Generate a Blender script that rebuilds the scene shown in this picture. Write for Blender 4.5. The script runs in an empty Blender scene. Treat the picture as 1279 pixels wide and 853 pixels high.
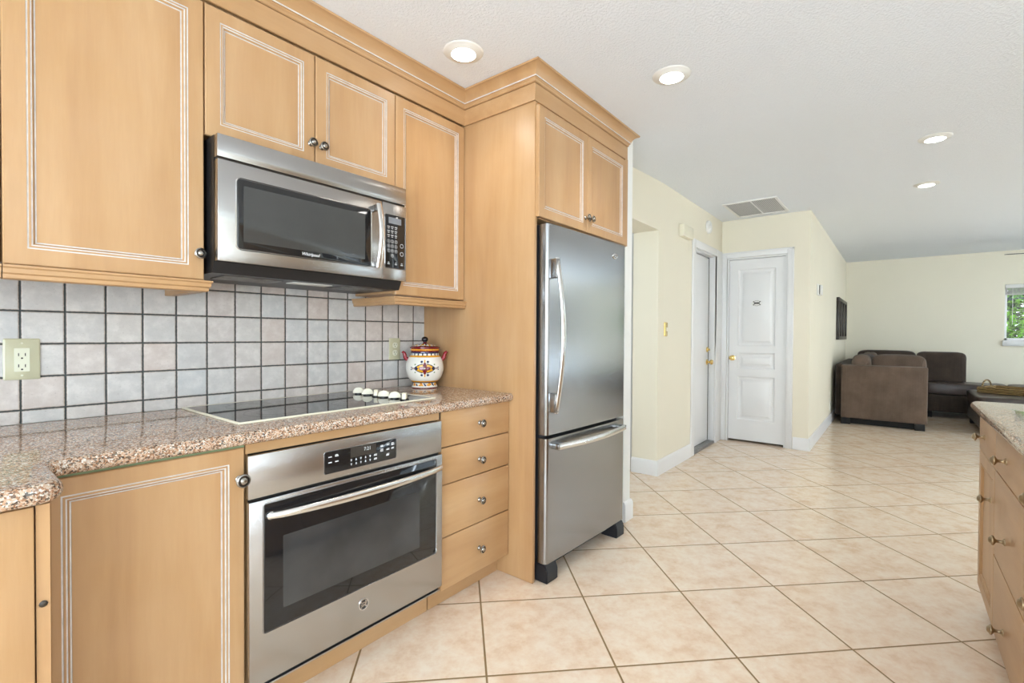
import bpy, bmesh, math, random
from mathutils import Vector, Matrix
R = math.radians
PI = math.pi
random.seed(7)
scn = bpy.context.scene
COL = scn.collection

# ------------------------------------------------------------------ camera
CAM_F, CAM_YAW, CAM_PITCH, CAM_ROLL, CAM_H = 599.2, .6755, -.0134, -.0056, 1.165
cam_d = bpy.data.cameras.new('camera')
cam = bpy.data.objects.new('camera', cam_d)
COL.objects.link(cam)
_cy, _sy = math.cos(CAM_YAW), math.sin(CAM_YAW)
_f = Vector((_cy * math.cos(CAM_PITCH), _sy * math.cos(CAM_PITCH), math.sin(CAM_PITCH)))
_r = Vector((_sy, -_cy, 0))
_d = _f.cross(_r)
_r2 = _r * math.cos(CAM_ROLL) + _d * math.sin(CAM_ROLL)
_d2 = -_r * math.sin(CAM_ROLL) + _d * math.cos(CAM_ROLL)
_m = Matrix((_r2, -_d2, -_f)).transposed().to_4x4()
_m.translation = (0, 0, CAM_H)
cam.matrix_world = _m
cam_d.sensor_fit = 'HORIZONTAL'
cam_d.sensor_width = 36.0
cam_d.lens = CAM_F / 1279 * 36.0
cam_d.clip_start = .02
scn.camera = cam

# ------------------------------------------------------------------ view, world, lights
scn.view_settings.view_transform = 'Standard'
scn.view_settings.look = 'None'
scn.view_settings.exposure = 0.42
scn.view_settings.gamma = 1.0
scn.view_settings.use_curve_mapping = False
world = bpy.data.worlds.new('daylight')
scn.world = world
world.use_nodes = True
world.node_tree.nodes['Background'].inputs[0].default_value = (.86, .93, 1, 1)
world.node_tree.nodes['Background'].inputs[1].default_value = 2.6


def area(name, loc, rot, sx, sy, power, col=(1, 1, 1), spread=180):
    d = bpy.data.lights.new(name, 'AREA')
    d.shape = 'RECTANGLE'
    d.size, d.size_y, d.energy, d.color = sx, sy, power, col
    d.spread = R(spread)
    o = bpy.data.objects.new(name, d)
    COL.objects.link(o)
    o.location = loc
    o.rotation_euler = rot
    return o


def spot(name, loc, power, col=(1, .95, .86), size=125):
    d = bpy.data.lights.new(name, 'SPOT')
    d.energy, d.color, d.spot_size, d.spot_blend, d.shadow_soft_size = power, col, R(size), 1.0, .06
    o = bpy.data.objects.new(name, d)
    COL.objects.link(o)
    o.location = loc
    return o


# daylight entering through the glazing of the right-hand wall and of the wall behind the camera:
# the sky's share comes in level, the upward lamps beneath are added fill to brighten the ceiling
DAY, CEILING_FILL = (.84, .93, 1), (.68, .855, 1)
area('daylight_patio_door', (-.6, -3.93, 1.3), (R(-90), 0, 0), 2.4, 1.8, 72, DAY)
area('ceiling_fill_patio_door', (-.6, -3.90, .5), (R(-138), 0, 0), 2.4, .8, 190, CEILING_FILL)
area('daylight_living_door', (7.6, -3.93, 1.35), (R(-90), 0, 0), 3.2, 1.8, 70, DAY)
area('ceiling_fill_living_door', (7.6, -3.90, .5), (R(-138), 0, 0), 3.2, .8, 205, CEILING_FILL)
area('daylight_kitchen_window', (-2.13, -.9, 1.45), (0, R(-90), 0), 1.3, 3.4, 72, DAY)
area('ceiling_fill_kitchen_window', (-2.10, -.9, .8), (0, R(-140), 0), .6, 3.4, 72, CEILING_FILL)
area('fill_side_room', (2.3, 2.45, 1.5), (0, R(-90), 0), 1.2, .5, 9, DAY)  # added fill lamp brightening the side room, which has no window
sun_d = bpy.data.lights.new('sun', 'SUN')
sun_d.energy, sun_d.angle = 9.0, R(2)
sun = bpy.data.objects.new('sun', sun_d)
COL.objects.link(sun)
sun.rotation_euler = (R(40), R(28), 0)


# ------------------------------------------------------------------ node helpers
class NT:
    def __init__(s, name):
        s.mat = bpy.data.materials.new(name)
        s.mat.use_nodes = True
        s.t = s.mat.node_tree
        s.b = s.t.nodes['Principled BSDF']

    def n(s, kind, **kw):
        nd = s.t.nodes.new(kind)
        for k, v in kw.items():
            setattr(nd, k, v)
        return nd

    def link(s, a, b):
        s.t.links.new(a, b)

    def put(s, sock, v):
        if hasattr(v, 'is_output') or isinstance(v, bpy.types.NodeSocket):
            s.link(v, sock)
        else:
            sock.default_value = v

    def m(s, op, a, b=None, c=None):
        nd = s.n('ShaderNodeMath', operation=op)
        s.put(nd.inputs[0], a)
        if b is not None:
            s.put(nd.inputs[1], b)
        if c is not None:
            s.put(nd.inputs[2], c)
        return nd.outputs[0]

    def pos(s):
        g = s.n('ShaderNodeNewGeometry')
        sp = s.n('ShaderNodeSeparateXYZ')
        s.link(g.outputs['Position'], sp.inputs[0])
        return sp.outputs

    def obj(s):
        return s.n('ShaderNodeTexCoord').outputs['Object']

    def vec(s, x, y, z):
        c = s.n('ShaderNodeCombineXYZ')
        for i, v in enumerate((x, y, z)):
            s.put(c.inputs[i], v)
        return c.outputs[0]

    def scale(s, v, sc):
        mp = s.n('ShaderNodeMapping')
        s.link(v, mp.inputs[0])
        mp.inputs['Scale'].default_value = sc
        return mp.outputs[0]

    def noise(s, v, scale, detail=3, rough=.5, out='Fac', dist=0):
        nd = s.n('ShaderNodeTexNoise')
        if v is not None:
            s.link(v, nd.inputs['Vector'])
        nd.inputs['Scale'].default_value = scale
        nd.inputs['Detail'].default_value = detail
        nd.inputs['Roughness'].default_value = rough
        nd.inputs['Distortion'].default_value = dist
        return nd.outputs[out]

    def ramp(s, fac, stops, interp='LINEAR'):
        nd = s.n('ShaderNodeValToRGB')
        s.put(nd.inputs[0], fac)
        cr = nd.color_ramp
        cr.interpolation = interp
        while len(cr.elements) < len(stops):
            cr.elements.new(.5)
        for e, (p, c) in zip(cr.elements, stops):
            e.position = p
            e.color = (*c, 1)
        return nd.outputs[0]

    def mix(s, fac, a, b, blend='MIX'):
        nd = s.n('ShaderNodeMix', data_type='RGBA', blend_type=blend)
        s.put(nd.inputs[0], fac)
        for sock, v in ((nd.inputs[6], a), (nd.inputs[7], b)):
            if isinstance(v, tuple):
                v = (*v, 1) if len(v) == 3 else v
            s.put(sock, v)
        return nd.outputs[2]

    def bump(s, h, dist, strength=1):
        nd = s.n('ShaderNodeBump')
        s.put(nd.inputs['Height'], h)
        nd.inputs['Distance'].default_value = dist
        nd.inputs['Strength'].default_value = strength
        s.link(nd.outputs[0], s.b.inputs['Normal'])

    def set(s, **kw):
        for k, v in kw.items():
            s.put(s.b.inputs[k.replace('_', ' ')], v if not (isinstance(v, tuple) and len(v) == 3) else (*v, 1))
        return s


def plain(name, col, rough=.5, metal=0, var=.06, scale=12, bump=0, **kw):
    t = NT(name)
    f = t.noise(t.obj(), scale, 3)
    a = tuple(max(0, c * (1 - var)) for c in col)
    b = tuple(min(1, c * (1 + var)) for c in col)
    t.set(Base_Color=t.ramp(f, [(.3, a), (.7, b)]), Roughness=rough, Metallic=metal, **kw)
    if bump:
        t.bump(t.noise(t.obj(), scale * 8, 2), bump)
    return t.mat


M = {}


def wood(name, axis, tone=1.0, tint=(1, 1, 1)):
    t = NT(name)
    sc = {'z': (9, 9, .9), 'x': (.9, 9, 9), 'y': (9, .9, 9)}[axis]
    o = t.obj()
    blot = t.noise(t.scale(o, sc), 1.0, 4, .55, dist=.6)
    fine = t.noise(t.scale(o, tuple(v * 9 for v in sc)), 1.0, 3, .6)
    cloud = t.noise(o, 5, 3, .5)
    c = lambda r, g, b: (r * tone * tint[0], g * tone * tint[1], b * tone * tint[2])
    base = t.ramp(blot, [(.22, c(.365, .188, .072)), (.5, c(.470, .270, .113)), (.78, c(.545, .340, .166))])
    base = t.mix(t.m('MULTIPLY', fine, .42), base, c(.345, .172, .062))
    base = t.mix(t.m('MULTIPLY', cloud, .40), base, c(.55, .370, .235))
    t.set(Base_Color=base, Roughness=.36)
    t.bump(fine, .0004)
    return t.mat


M['wood'] = wood('maple_upright', 'z')
M['wood_h'] = wood('maple_lengthwise', 'x')
M['wood_y'] = wood('maple_crosswise', 'y')
M['glaze'] = plain('white_glaze', (.62, .59, .57), .5, var=.12, scale=40)
M['gap'] = plain('dark_recess', (.03, .022, .015), .8)
M['green_strip'] = plain('green_edge', (.17, .24, .13), .6)


def steel(name, col, rough, axis, aniso=.75, streak=.03):
    t = NT(name)
    sc = {'x': (2, 300, 300), 'z': (300, 300, 2)}[axis]
    f = t.noise(t.scale(t.obj(), sc), 1, 2)
    smear = t.noise(t.scale(t.obj(), (3, 3, 1.2)), 1, 3)
    a = tuple(c * (1 - streak) for c in col)
    b = tuple(c * (1 + streak) for c in col)
    if streak == 0:
        f = smear
    rr = t.m('ADD', t.m('MULTIPLY', f, .012), t.m('ADD', t.m('MULTIPLY', smear, .06), rough - .045))
    t.set(Base_Color=t.ramp(f, [(.3, a), (.7, b)]), Metallic=1.0, Roughness=rr, Anisotropic=aniso)
    tv = t.vec(*( (1, 0, 0) if axis == 'x' else (0, 0, 1)))
    t.link(tv, t.b.inputs['Tangent'])
    return t.mat


M['steel'] = steel('brushed_steel_horizontal', (.40, .39, .38), .22, 'x', .75, 0)
M['steel_fridge'] = steel('brushed_steel_fridge', (.345, .347, .352), .23, 'x', .6, 0)
M['steel_oven'] = steel('brushed_steel_oven', (.45, .452, .458), .26, 'x', .7, 0)
M['steel_bright'] = steel('polished_handle_steel', (.72, .715, .70), .24, 'x', .3, 0)
M['nickel'] = plain('antique_nickel', (.33, .31, .28), .25, 1, .15, 60)
M['pewter'] = plain('dark_pewter', (.05, .045, .04), .4, 1)
M['bronze'] = plain('antique_brass', (.40, .31, .20), .3, 1, .2, 60)
M['brass'] = plain('polished_brass', (.80, .58, .22), .22, 1, .05, 40)
M['chrome'] = plain('chrome_trim', (.78, .78, .78), .15, 1, .03)
M['black'] = plain('black_plastic', (.012, .012, .013), .35)
M['black_gloss'] = plain('black_glass', (.012, .012, .013), .04, var=.1)
M['oven_glass'] = plain('oven_window_glass', (.040, .040, .040), .06, var=.2, scale=6)
M['mw_glass'] = plain('microwave_window_mesh', (.05, .05, .048), .07, var=.04)
M['cooktop_glass'] = plain('ceramic_cooktop_glass', (.010, .010, .011), .03, var=.1)
M['ring'] = plain('burner_print', (.045, .045, .047), .08)
M['cream_plastic'] = plain('cream_plastic', (.80, .75, .60), .35, var=.03)
M['ivory'] = plain('ivory_plate', (.52, .50, .345), .22, var=.04)
M['ivory_light'] = plain('ivory_socket', (.66, .66, .52), .3, var=.03)
M['print'] = plain('white_print', (.75, .75, .75), .5)
M['print_dim'] = plain('grey_print', (.42, .42, .42), .5)
M['led'] = plain('display_digits', (.62, .66, .68), .4)
M['lcd'] = plain('grey_display', (.20, .21, .23), .2)
M['white_paint'] = plain('white_gloss_paint', (.80, .795, .785), .32, var=.015, scale=4)
M['cream_wall'] = plain('cream_wall_paint', (.82, .765, .62), .62, var=.02, scale=1.2, bump=.0006)
M['white_wall'] = plain('white_wall_paint', (.80, .80, .77), .6, var=.015, scale=2)
M['white_plastic'] = plain('white_plastic', (.80, .79, .75), .4, var=.02)
M['dark_wood'] = plain('dark_frame', (.025, .018, .013), .4, var=.3, scale=30)
M['picture_print'] = plain('faded_print', (.35, .31, .23), .6, var=.4, scale=7)
M['sill_metal'] = plain('threshold_metal', (.30, .30, .30), .35, 1, .25, 30)
M['soft_black'] = plain('black_wood', (.008, .007, .007), .75)
M['rubber'] = plain('black_rubber', (.010, .010, .013), .5)
M['leaf_a'] = plain('leaf_green', (.24, .60, .04), .4, var=.6, scale=14)
M['leaf_b'] = plain('leaf_dark_green', (.03, .10, .012), .4, var=.4, scale=14)
M['stem'] = plain('branch_brown', (.10, .07, .04), .8)


def mat_sofa(name, col, vert=True):
    t = NT(name)
    o = t.obj()
    sp = t.n('ShaderNodeSeparateXYZ')
    t.link(o, sp.inputs[0])
    rib = t.m('SINE', t.m('MULTIPLY', t.m('ADD', sp.outputs[0], sp.outputs[1]), 420))
    f = t.noise(o, 6, 4, .6)
    a = tuple(c * .70 for c in col)
    b = tuple(c * 1.25 for c in col)
    c = t.ramp(f, [(.3, a), (.7, b)])
    t.set(Base_Color=t.mix(t.m('MULTIPLY', t.m('ADD', rib, 1), .12), c, a), Roughness=.85, Sheen_Weight=.15, Sheen_Roughness=.4)
    t.bump(t.m('ADD', rib, t.noise(o, 90, 2)), .0015)
    return t.mat


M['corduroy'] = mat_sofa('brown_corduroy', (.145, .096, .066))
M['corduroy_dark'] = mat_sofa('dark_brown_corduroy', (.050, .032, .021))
M['leather'] = plain('dark_brown_leather', (.052, .036, .030), .38, var=.25, scale=9, bump=.001)


def mat_wicker():
    t = NT('woven_wicker')
    o = t.obj()
    w = t.n('ShaderNodeTexWave', wave_type='BANDS', bands_direction='Z')
    t.link(o, w.inputs[0])
    w.inputs['Scale'].default_value = 16
    w.inputs['Distortion'].default_value = 3
    t.set(Base_Color=t.ramp(w.outputs[1], [(.15, (.05, .025, .008)), (.5, (.26, .15, .05)), (.9, (.50, .34, .14))]), Roughness=.5)
    t.bump(w.outputs[1], .004)
    return t.mat


M['wicker'] = mat_wicker()


def mat_granite(name, k=1.0):
    t = NT(name)
    o = t.obj()
    v = t.n('ShaderNodeTexVoronoi')
    t.link(t.scale(o, (320, 320, 320)), v.inputs['Vector'])
    v.inputs['Scale'].default_value = 1
    sp = t.n('ShaderNodeSeparateColor')
    t.link(v.outputs['Color'], sp.inputs[0])
    g = lambda *c: tuple(x * k for x in c)
    c1 = t.ramp(sp.outputs[0], [(0, g(.02, .02, .02)), (.15, g(.07, .06, .055)), (.23, g(.27, .13, .07)), (.42, g(.50, .315, .205)), (.60, g(.55, .42, .32)),
                                (.80, g(.60, .52, .43)), (.92, g(.80, .78, .72))], 'CONSTANT')
    v2 = t.n('ShaderNodeTexVoronoi')
    t.link(t.scale(o, (120, 120, 120)), v2.inputs['Vector'])
    v2.inputs['Scale'].default_value = 1
    sp2 = t.n('ShaderNodeSeparateColor')
    t.link(v2.outputs['Color'], sp2.inputs[0])
    c2 = t.ramp(sp2.outputs[1], [(0, g(.20, .12, .07)), (.3, g(.52, .31, .19)), (.65, g(.55, .42, .30)), (.9, g(.46, .42, .37))], 'CONSTANT')
    t.set(Base_Color=t.mix(.25, c1, c2), Roughness=.06, Specular_IOR_Level=.5)
    return t.mat


M['granite'] = mat_granite('speckled_granite')


def mat_floor():
    t = NT('diagonal_floor_tile')
    x, y, z = t.pos()
    s2 = 1 / math.sqrt(2)
    a = t.m('MULTIPLY', t.m('SUBTRACT', x, y), s2)
    b = t.m('MULTIPLY', t.m('ADD', x, y), s2)
    P = .455
    ua = t.m('DIVIDE', t.m('SUBTRACT', a, 1.008 - P * 40), P)
    ub = t.m('DIVIDE', t.m('SUBTRACT', b, 2.077 - P * 40), P)

    def edge(u):
        fr = t.m('FRACT', u)
        return t.m('MINIMUM', fr, t.m('SUBTRACT', 1, fr))
    d = t.m('MULTIPLY', t.m('MINIMUM', edge(ua), edge(ub)), P)
    grout = t.m('LESS_THAN', d, .0036)
    wn = t.n('ShaderNodeTexWhiteNoise', noise_dimensions='2D')
    t.link(t.vec(t.m('FLOOR', ua), t.m('FLOOR', ub), 0), wn.inputs['Vector'])
    off = t.m('MULTIPLY', wn.outputs['Value'], 37)
    pv = t.vec(a, b, off)
    n1 = t.noise(pv, 10, 6, .68)
    n2 = t.noise(pv, 38, 4, .6)
    c = t.ramp(n1, [(.34, (.72, .52, .36)), (.47, (.80, .64, .485)), (.60, (.83, .71, .57))])
    c = t.mix(t.m('MULTIPLY', t.ramp(n2, [(.45, (0, 0, 0)), (.7, (1, 1, 1))]), .45), c, (.74, .525, .37))
    c = t.mix(t.m('MULTIPLY', wn.outputs['Value'], .12), c, (.84, .70, .56))
    col = t.mix(grout, c, (.26, .165, .07))
    t.set(Base_Color=col, Roughness=t.m('ADD', t.m('MULTIPLY', grout, .5), t.m('ADD', .17, t.m('MULTIPLY', n1, .05))), Specular_IOR_Level=.5)
    h = t.m('MINIMUM', t.m('DIVIDE', d, .006), 1)
    t.bump(h, .0010)
    return t.mat


M['floor_tile'] = mat_floor()


def mat_splash():
    t = NT('rustic_square_wall_tile')
    x, y, z = t.pos()
    P = .1013
    ux = t.m('DIVIDE', t.m('SUBTRACT', x, .203 - P * 40), P)
    uz = t.m('DIVIDE', t.m('SUBTRACT', z, 1.231 - P * 40), P)

    def edge(u):
        fr = t.m('FRACT', u)
        return t.m('MINIMUM', fr, t.m('SUBTRACT', 1, fr))
    d = t.m('MULTIPLY', t.m('MINIMUM', edge(ux), edge(uz)), P)
    pv = t.vec(x, z, y)
    rough = t.noise(pv, 160, 3, .6)
    d2 = t.m('ADD', d, t.m('MULTIPLY', t.m('SUBTRACT', rough, .5), .0030))
    grout = t.m('LESS_THAN', d2, .0026)
    rim = t.m('LESS_THAN', d2, .0042)
    wn = t.n('ShaderNodeTexWhiteNoise', noise_dimensions='2D')
    t.link(t.vec(t.m('FLOOR', ux), t.m('FLOOR', uz), 0), wn.inputs['Vector'])
    base = t.ramp(wn.outputs['Value'], [(0, (.50, .515, .52)), (.25, (.55, .525, .50)), (.5, (.56, .455, .40)), (.75, (.50, .49, .48)), (1, (.57, .535, .50))])
    n1 = t.noise(t.vec(x, z, t.m('MULTIPLY', wn.outputs['Value'], 31)), 22, 5, .65)
    c = t.mix(t.m('MULTIPLY', n1, .80), base, t.ramp(n1, [(.35, (.40, .385, .37)), (.65, (.68, .65, .615))]))
    pits = t.m('LESS_THAN', t.noise(pv, 240, 2, .5), .30)
    c = t.mix(t.m('MULTIPLY', pits, .5), c, (.27, .23, .20))
    c = t.mix(t.m('MULTIPLY', rim, .55), c, (.40, .28, .20))
    t.set(Base_Color=t.mix(grout, c, (.055, .062, .060)), Roughness=t.m('ADD', .32, t.m('MULTIPLY', grout, .5)))
    h = t.m('MINIMUM', t.m('DIVIDE', d2, .006), 1)
    t.bump(t.m('ADD', h, t.m('MULTIPLY', n1, .3)), .002)
    return t.mat


M['splash'] = mat_splash()


def mat_ceiling():
    t = NT('textured_ceiling_paint')
    x, y, z = t.pos()
    pv = t.vec(x, y, z)
    n = t.noise(pv, 85, 4, .6)
    k = t.ramp(n, [(.42, (0, 0, 0)), (.62, (1, 1, 1))])
    t.set(Base_Color=t.mix(t.m('MULTIPLY', t.noise(pv, 1.0, 2), .08), (.85, .885, .93), (.82, .855, .90)), Roughness=.75)
    t.bump(k, .0014)
    return t.mat


M['ceiling'] = mat_ceiling()


def mat_lens():
    t = NT('lit_lamp_lens')
    t.set(Base_Color=(1, 1, 1), Emission_Color=(1, .97, .92), Emission_Strength=14.0)
    return t.mat


M['lens'] = mat_lens()


def mat_glass():
    t = NT('window_glass')
    t.t.nodes.remove(t.b)
    out = t.t.nodes['Material Output']
    tr, gl, mx, fr = t.n('ShaderNodeBsdfTransparent'), t.n('ShaderNodeBsdfGlossy'), t.n('ShaderNodeMixShader'), t.n('ShaderNodeFresnel')
    gl.inputs['Roughness'].default_value = .02
    t.link(fr.outputs[0], mx.inputs[0])
    t.link(tr.outputs[0], mx.inputs[1])
    t.link(gl.outputs[0], mx.inputs[2])
    t.link(mx.outputs[0], out.inputs[0])
    return t.mat


M['glass'] = mat_glass()


def mat_vent():
    t = NT('return_air_filter')
    x, y, z = t.pos()
    s = t.m('SINE', t.m('MULTIPLY', y, 420))
    t.set(Base_Color=t.mix(t.m('GREATER_THAN', s, .1), (.55, .55, .55), (.32, .32, .32)), Roughness=.7)
    return t.mat


M['vent'] = mat_vent()


def mat_attr():
    t = NT('painted_glazed_pottery')
    a = t.n('ShaderNodeAttribute', attribute_name='paint')
    t.set(Base_Color=a.outputs['Color'], Roughness=.12)
    return t.mat


M['pottery'] = mat_attr()


# ------------------------------------------------------------------ mesh helpers
class MB:
    """collects shapes in world metres, links them as ONE mesh object"""

    def __init__(s):
        s.bm = bmesh.new()

    def add(s, verts, faces, m=0):
        vs = [s.bm.verts.new(v) for v in verts]
        out = []
        for f in faces:
            try:
                fc = s.bm.faces.new([vs[i] for i in f])
                fc.material_index = m
                out.append(fc)
            except ValueError:
                pass
        return vs, out

    def box(s, x0, x1, y0, y1, z0, z1, bev=0, seg=2, m=0):
        t = bmesh.new()
        v = [t.verts.new(p) for p in ((x0, y0, z0), (x1, y0, z0), (x1, y1, z0), (x0, y1, z0), (x0, y0, z1), (x1, y0, z1), (x1, y1, z1), (x0, y1, z1))]
        for f in ((3, 2, 1, 0), (4, 5, 6, 7), (0, 1, 5, 4), (1, 2, 6, 5), (2, 3, 7, 6), (3, 0, 4, 7)):
            t.faces.new([v[i] for i in f])
        if bev:
            bev = min(bev, .49 * min(abs(x1 - x0), abs(y1 - y0), abs(z1 - z0)))
            bmesh.ops.bevel(t, geom=t.edges[:], offset=bev, segments=seg, profile=.5, affect='EDGES')
        s.join(t, m)
        return s

    def join(s, t, m=0):
        t.verts.index_update()
        s.add([v.co.copy() for v in t.verts], [[v.index for v in f.verts] for f in t.faces], m)
        t.free()

    def rings(s, loops, mats=0, cap0=True, cap1=True, closed=True):
        n = len(loops[0])
        V = [[s.bm.verts.new(p) for p in L] for L in loops]
        for i in range(len(V) - 1):
            mi = mats[i] if isinstance(mats, (list, tuple)) else mats
            for j in range(n if closed else n - 1):
                k = (j + 1) % n
                try:
                    f = s.bm.faces.new((V[i][j], V[i][k], V[i + 1][k], V[i + 1][j]))
                    f.material_index = mi
                except ValueError:
                    pass
        for flag, L, mi in ((cap0, V[0], 0), (cap1, V[-1], -1)):
            if flag and n > 2:
                try:
                    f = s.bm.faces.new(L)
                    f.material_index = mats[mi] if isinstance(mats, (list, tuple)) else mats
                except ValueError:
                    pass
        return s

    def lathe(s, prof, loc=(0, 0, 0), axis=(0, 0, 1), n=24, m=0, mats=None, sx=1, sy=1, caps=True):
        q = Vector((0, 0, 1)).rotation_difference(Vector(axis).normalized())
        loc = Vector(loc)
        loops = []
        for r, z in prof:
            r = max(r, 1e-5)
            loops.append([loc + q @ Vector((r * sx * math.cos(2 * PI * i / n), r * sy * math.sin(2 * PI * i / n), z)) for i in range(n)])
        return s.rings(loops, mats if mats else m, caps, caps)

    def tube(s, pts, r, n=10, m=0, flat=None):
        pts = [Vector(p) for p in pts]
        loops = []
        ref = None
        for i, p in enumerate(pts):
            d = (pts[min(i + 1, len(pts) - 1)] - pts[max(i - 1, 0)]).normalized()
            if ref is None:
                ref = Vector((0, 0, 1)) if abs(d.z) < .8 else Vector((1, 0, 0))
            a = (ref - d * ref.dot(d)).normalized()
            ref = a
            b = d.cross(a)
            ra = r[i] if isinstance(r, (list, tuple)) else r
            rb = ra if flat is None else ra * flat
            loops.append([p + a * ra * math.cos(2 * PI * k / n) + b * rb * math.sin(2 * PI * k / n) for k in range(n)])
        return s.rings(loops, m)

    def prism(s, poly, axis, a0, a1, m=0):
        """poly: 2-D points; axis 'x','y' or 'z' is the extrusion axis"""
        def p(u, v, a):
            return {'x': (a, u, v), 'y': (u, a, v), 'z': (u, v, a)}[axis]
        return s.rings([[p(u, v, a0) for u, v in poly], [p(u, v, a1) for u, v in poly]], m)

    def sweep(s, prof, path, m=0, mats=None, side=1):
        """profile (out, z) along an xy path with mitred corners; outwards is the right-hand side"""
        P = [Vector(p) for p in path]
        nrm = []
        for i in range(len(P) - 1):
            d = (P[i + 1] - P[i]).normalized()
            nrm.append(Vector((d.y, -d.x)) * side)
        loops = []
        for i, p in enumerate(P):
            if i == 0:
                o = nrm[0]
            elif i == len(P) - 1:
                o = nrm[-1]
            else:
                o = (nrm[i - 1] + nrm[i]) / (1 + nrm[i - 1].dot(nrm[i]))
            loops.append([Vector((p.x + o.x * a, p.y + o.y * a, z)) for a, z in prof])
        n = len(prof)
        V = [[s.bm.verts.new(q) for q in L] for L in loops]
        for i in range(len(V) - 1):
            for j in range(n):
                k = (j + 1) % n
                f = s.bm.faces.new((V[i][j], V[i][k], V[i + 1][k], V[i + 1][j]))
                f.material_index = mats[j] if mats else m
        for L in (V[0], V[-1]):
            try:
                s.bm.faces.new(L).material_index = m
            except ValueError:
                pass
        return s

    def pillow(s, c, h, e=.32, n=20, wob=0, seed=0, m=0):
        """superellipsoid cushion: centre, half sizes, exponent"""
        rnd = random.Random(seed)
        ph = [rnd.uniform(0, 6.28) for _ in range(6)]

        def f(w, k):
            return math.copysign(abs(w) ** k, w)
        loops = []
        for i in range(n + 1):
            v = -PI / 2 + PI * i / n
            L = []
            for j in range(2 * n):
                u = 2 * PI * j / (2 * n)
                x = f(math.cos(v), e) * f(math.cos(u), e)
                y = f(math.cos(v), e) * f(math.sin(u), e)
                z = f(math.sin(v), e)
                k = 1 + wob * (math.sin(3 * x + ph[0]) * math.sin(2.5 * y + ph[1]) + .6 * math.sin(4 * z + ph[2] + 2 * x))
                L.append(Vector((c[0] + h[0] * x * k, c[1] + h[1] * y * k, c[2] + h[2] * z * k)))
            loops.append(L)
        return s.rings(loops, m, True, True)

    def build(s, name, mat, parent=None, smooth=40, rot=None):
        bm = s.bm
        bmesh.ops.remove_doubles(bm, verts=bm.verts[:], dist=1e-6)
        bmesh.ops.recalc_face_normals(bm, faces=bm.faces[:])
        root = parent
        while root is not None and root.parent is not None:
            root = root.parent
        off = Vector(root['_o']) if root is not None and '_o' in root else (Vector(root.location) if root is not None else Vector())
        if rot is not None:
            bmesh.ops.transform(bm, matrix=rot, verts=bm.verts[:])
        if root is not None:
            bmesh.ops.translate(bm, verts=bm.verts[:], vec=-off)
        me = bpy.data.meshes.new(name)
        bm.to_mesh(me)
        bm.free()
        for mt in (mat if isinstance(mat, (list, tuple)) else [mat]):
            me.materials.append(mt)
        if smooth:
            me.shade_smooth()
            me.set_sharp_from_angle(angle=R(smooth))
        o = bpy.data.objects.new(name, me)
        COL.objects.link(o)
        if parent is not None:
            o.parent = parent
        return o


def tag(o, label=None, cat=None, group=None, kind=None):
    for k, v in (('label', label), ('category', cat), ('group', group), ('kind', kind)):
        if v:
            o[k] = v
    return o


def thing(name, label, cat, loc, group=None, rz=0):
    o = bpy.data.objects.new(name, None)
    o.empty_display_size = .05
    COL.objects.link(o)
    o.location = loc
    o.rotation_euler = (0, 0, rz)
    return tag(o, label, cat, group)


def solo(mb, name, mat, label, cat, group=None, base=None, smooth=40):
    """a thing that is one mesh; base = its own origin in the world"""
    if base is not None:
        bmesh.ops.translate(mb.bm, verts=mb.bm.verts[:], vec=-Vector(base))
    o = mb.build(name, mat, None, smooth)
    if base is not None:
        o.location = base
    return tag(o, label, cat, group)


def structure(mb, name, mat, parent=None, smooth=40):
    o = mb.build(name, mat, parent, smooth)
    if parent is None:
        o['kind'] = 'structure'
    return o


def text(s, name, size, loc, mat, parent, depth=.0004, align='CENTER', rz=0, shear=0, bold=0, sx=1):
    """lettering on a face that looks towards -y (rz turns it about the upright axis)"""
    cu = bpy.data.curves.new(name, 'FONT')
    cu.body, cu.size, cu.align_x, cu.align_y, cu.extrude, cu.shear, cu.offset = s, size, align, 'CENTER', depth, shear, bold
    cu.resolution_u = 3
    t = bpy.data.objects.new(name + '_src', cu)
    COL.objects.link(t)
    me = bpy.data.meshes.new_from_object(t)
    bpy.data.objects.remove(t)
    root = parent
    while root.parent is not None:
        root = root.parent
    me.transform(Matrix.Scale(sx, 4, (1, 0, 0)))
    me.transform(Matrix.Translation(Vector(loc) - Vector(root.location)) @ Matrix.Rotation(rz, 4, 'Z') @ Matrix.Rotation(R(90), 4, 'X'))
    me.materials.clear()
    me.materials.append(mat)
    o = bpy.data.objects.new(name, me)
    COL.objects.link(o)
    o.parent = parent
    return o


def rect(x0, x1, z0, z1, ins, y, sgn=1):
    return [(x0 + ins, y, z0 + ins), (x1 - ins, y, z0 + ins), (x1 - ins, y, z1 - ins), (x0 + ins, y, z1 - ins)]


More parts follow.
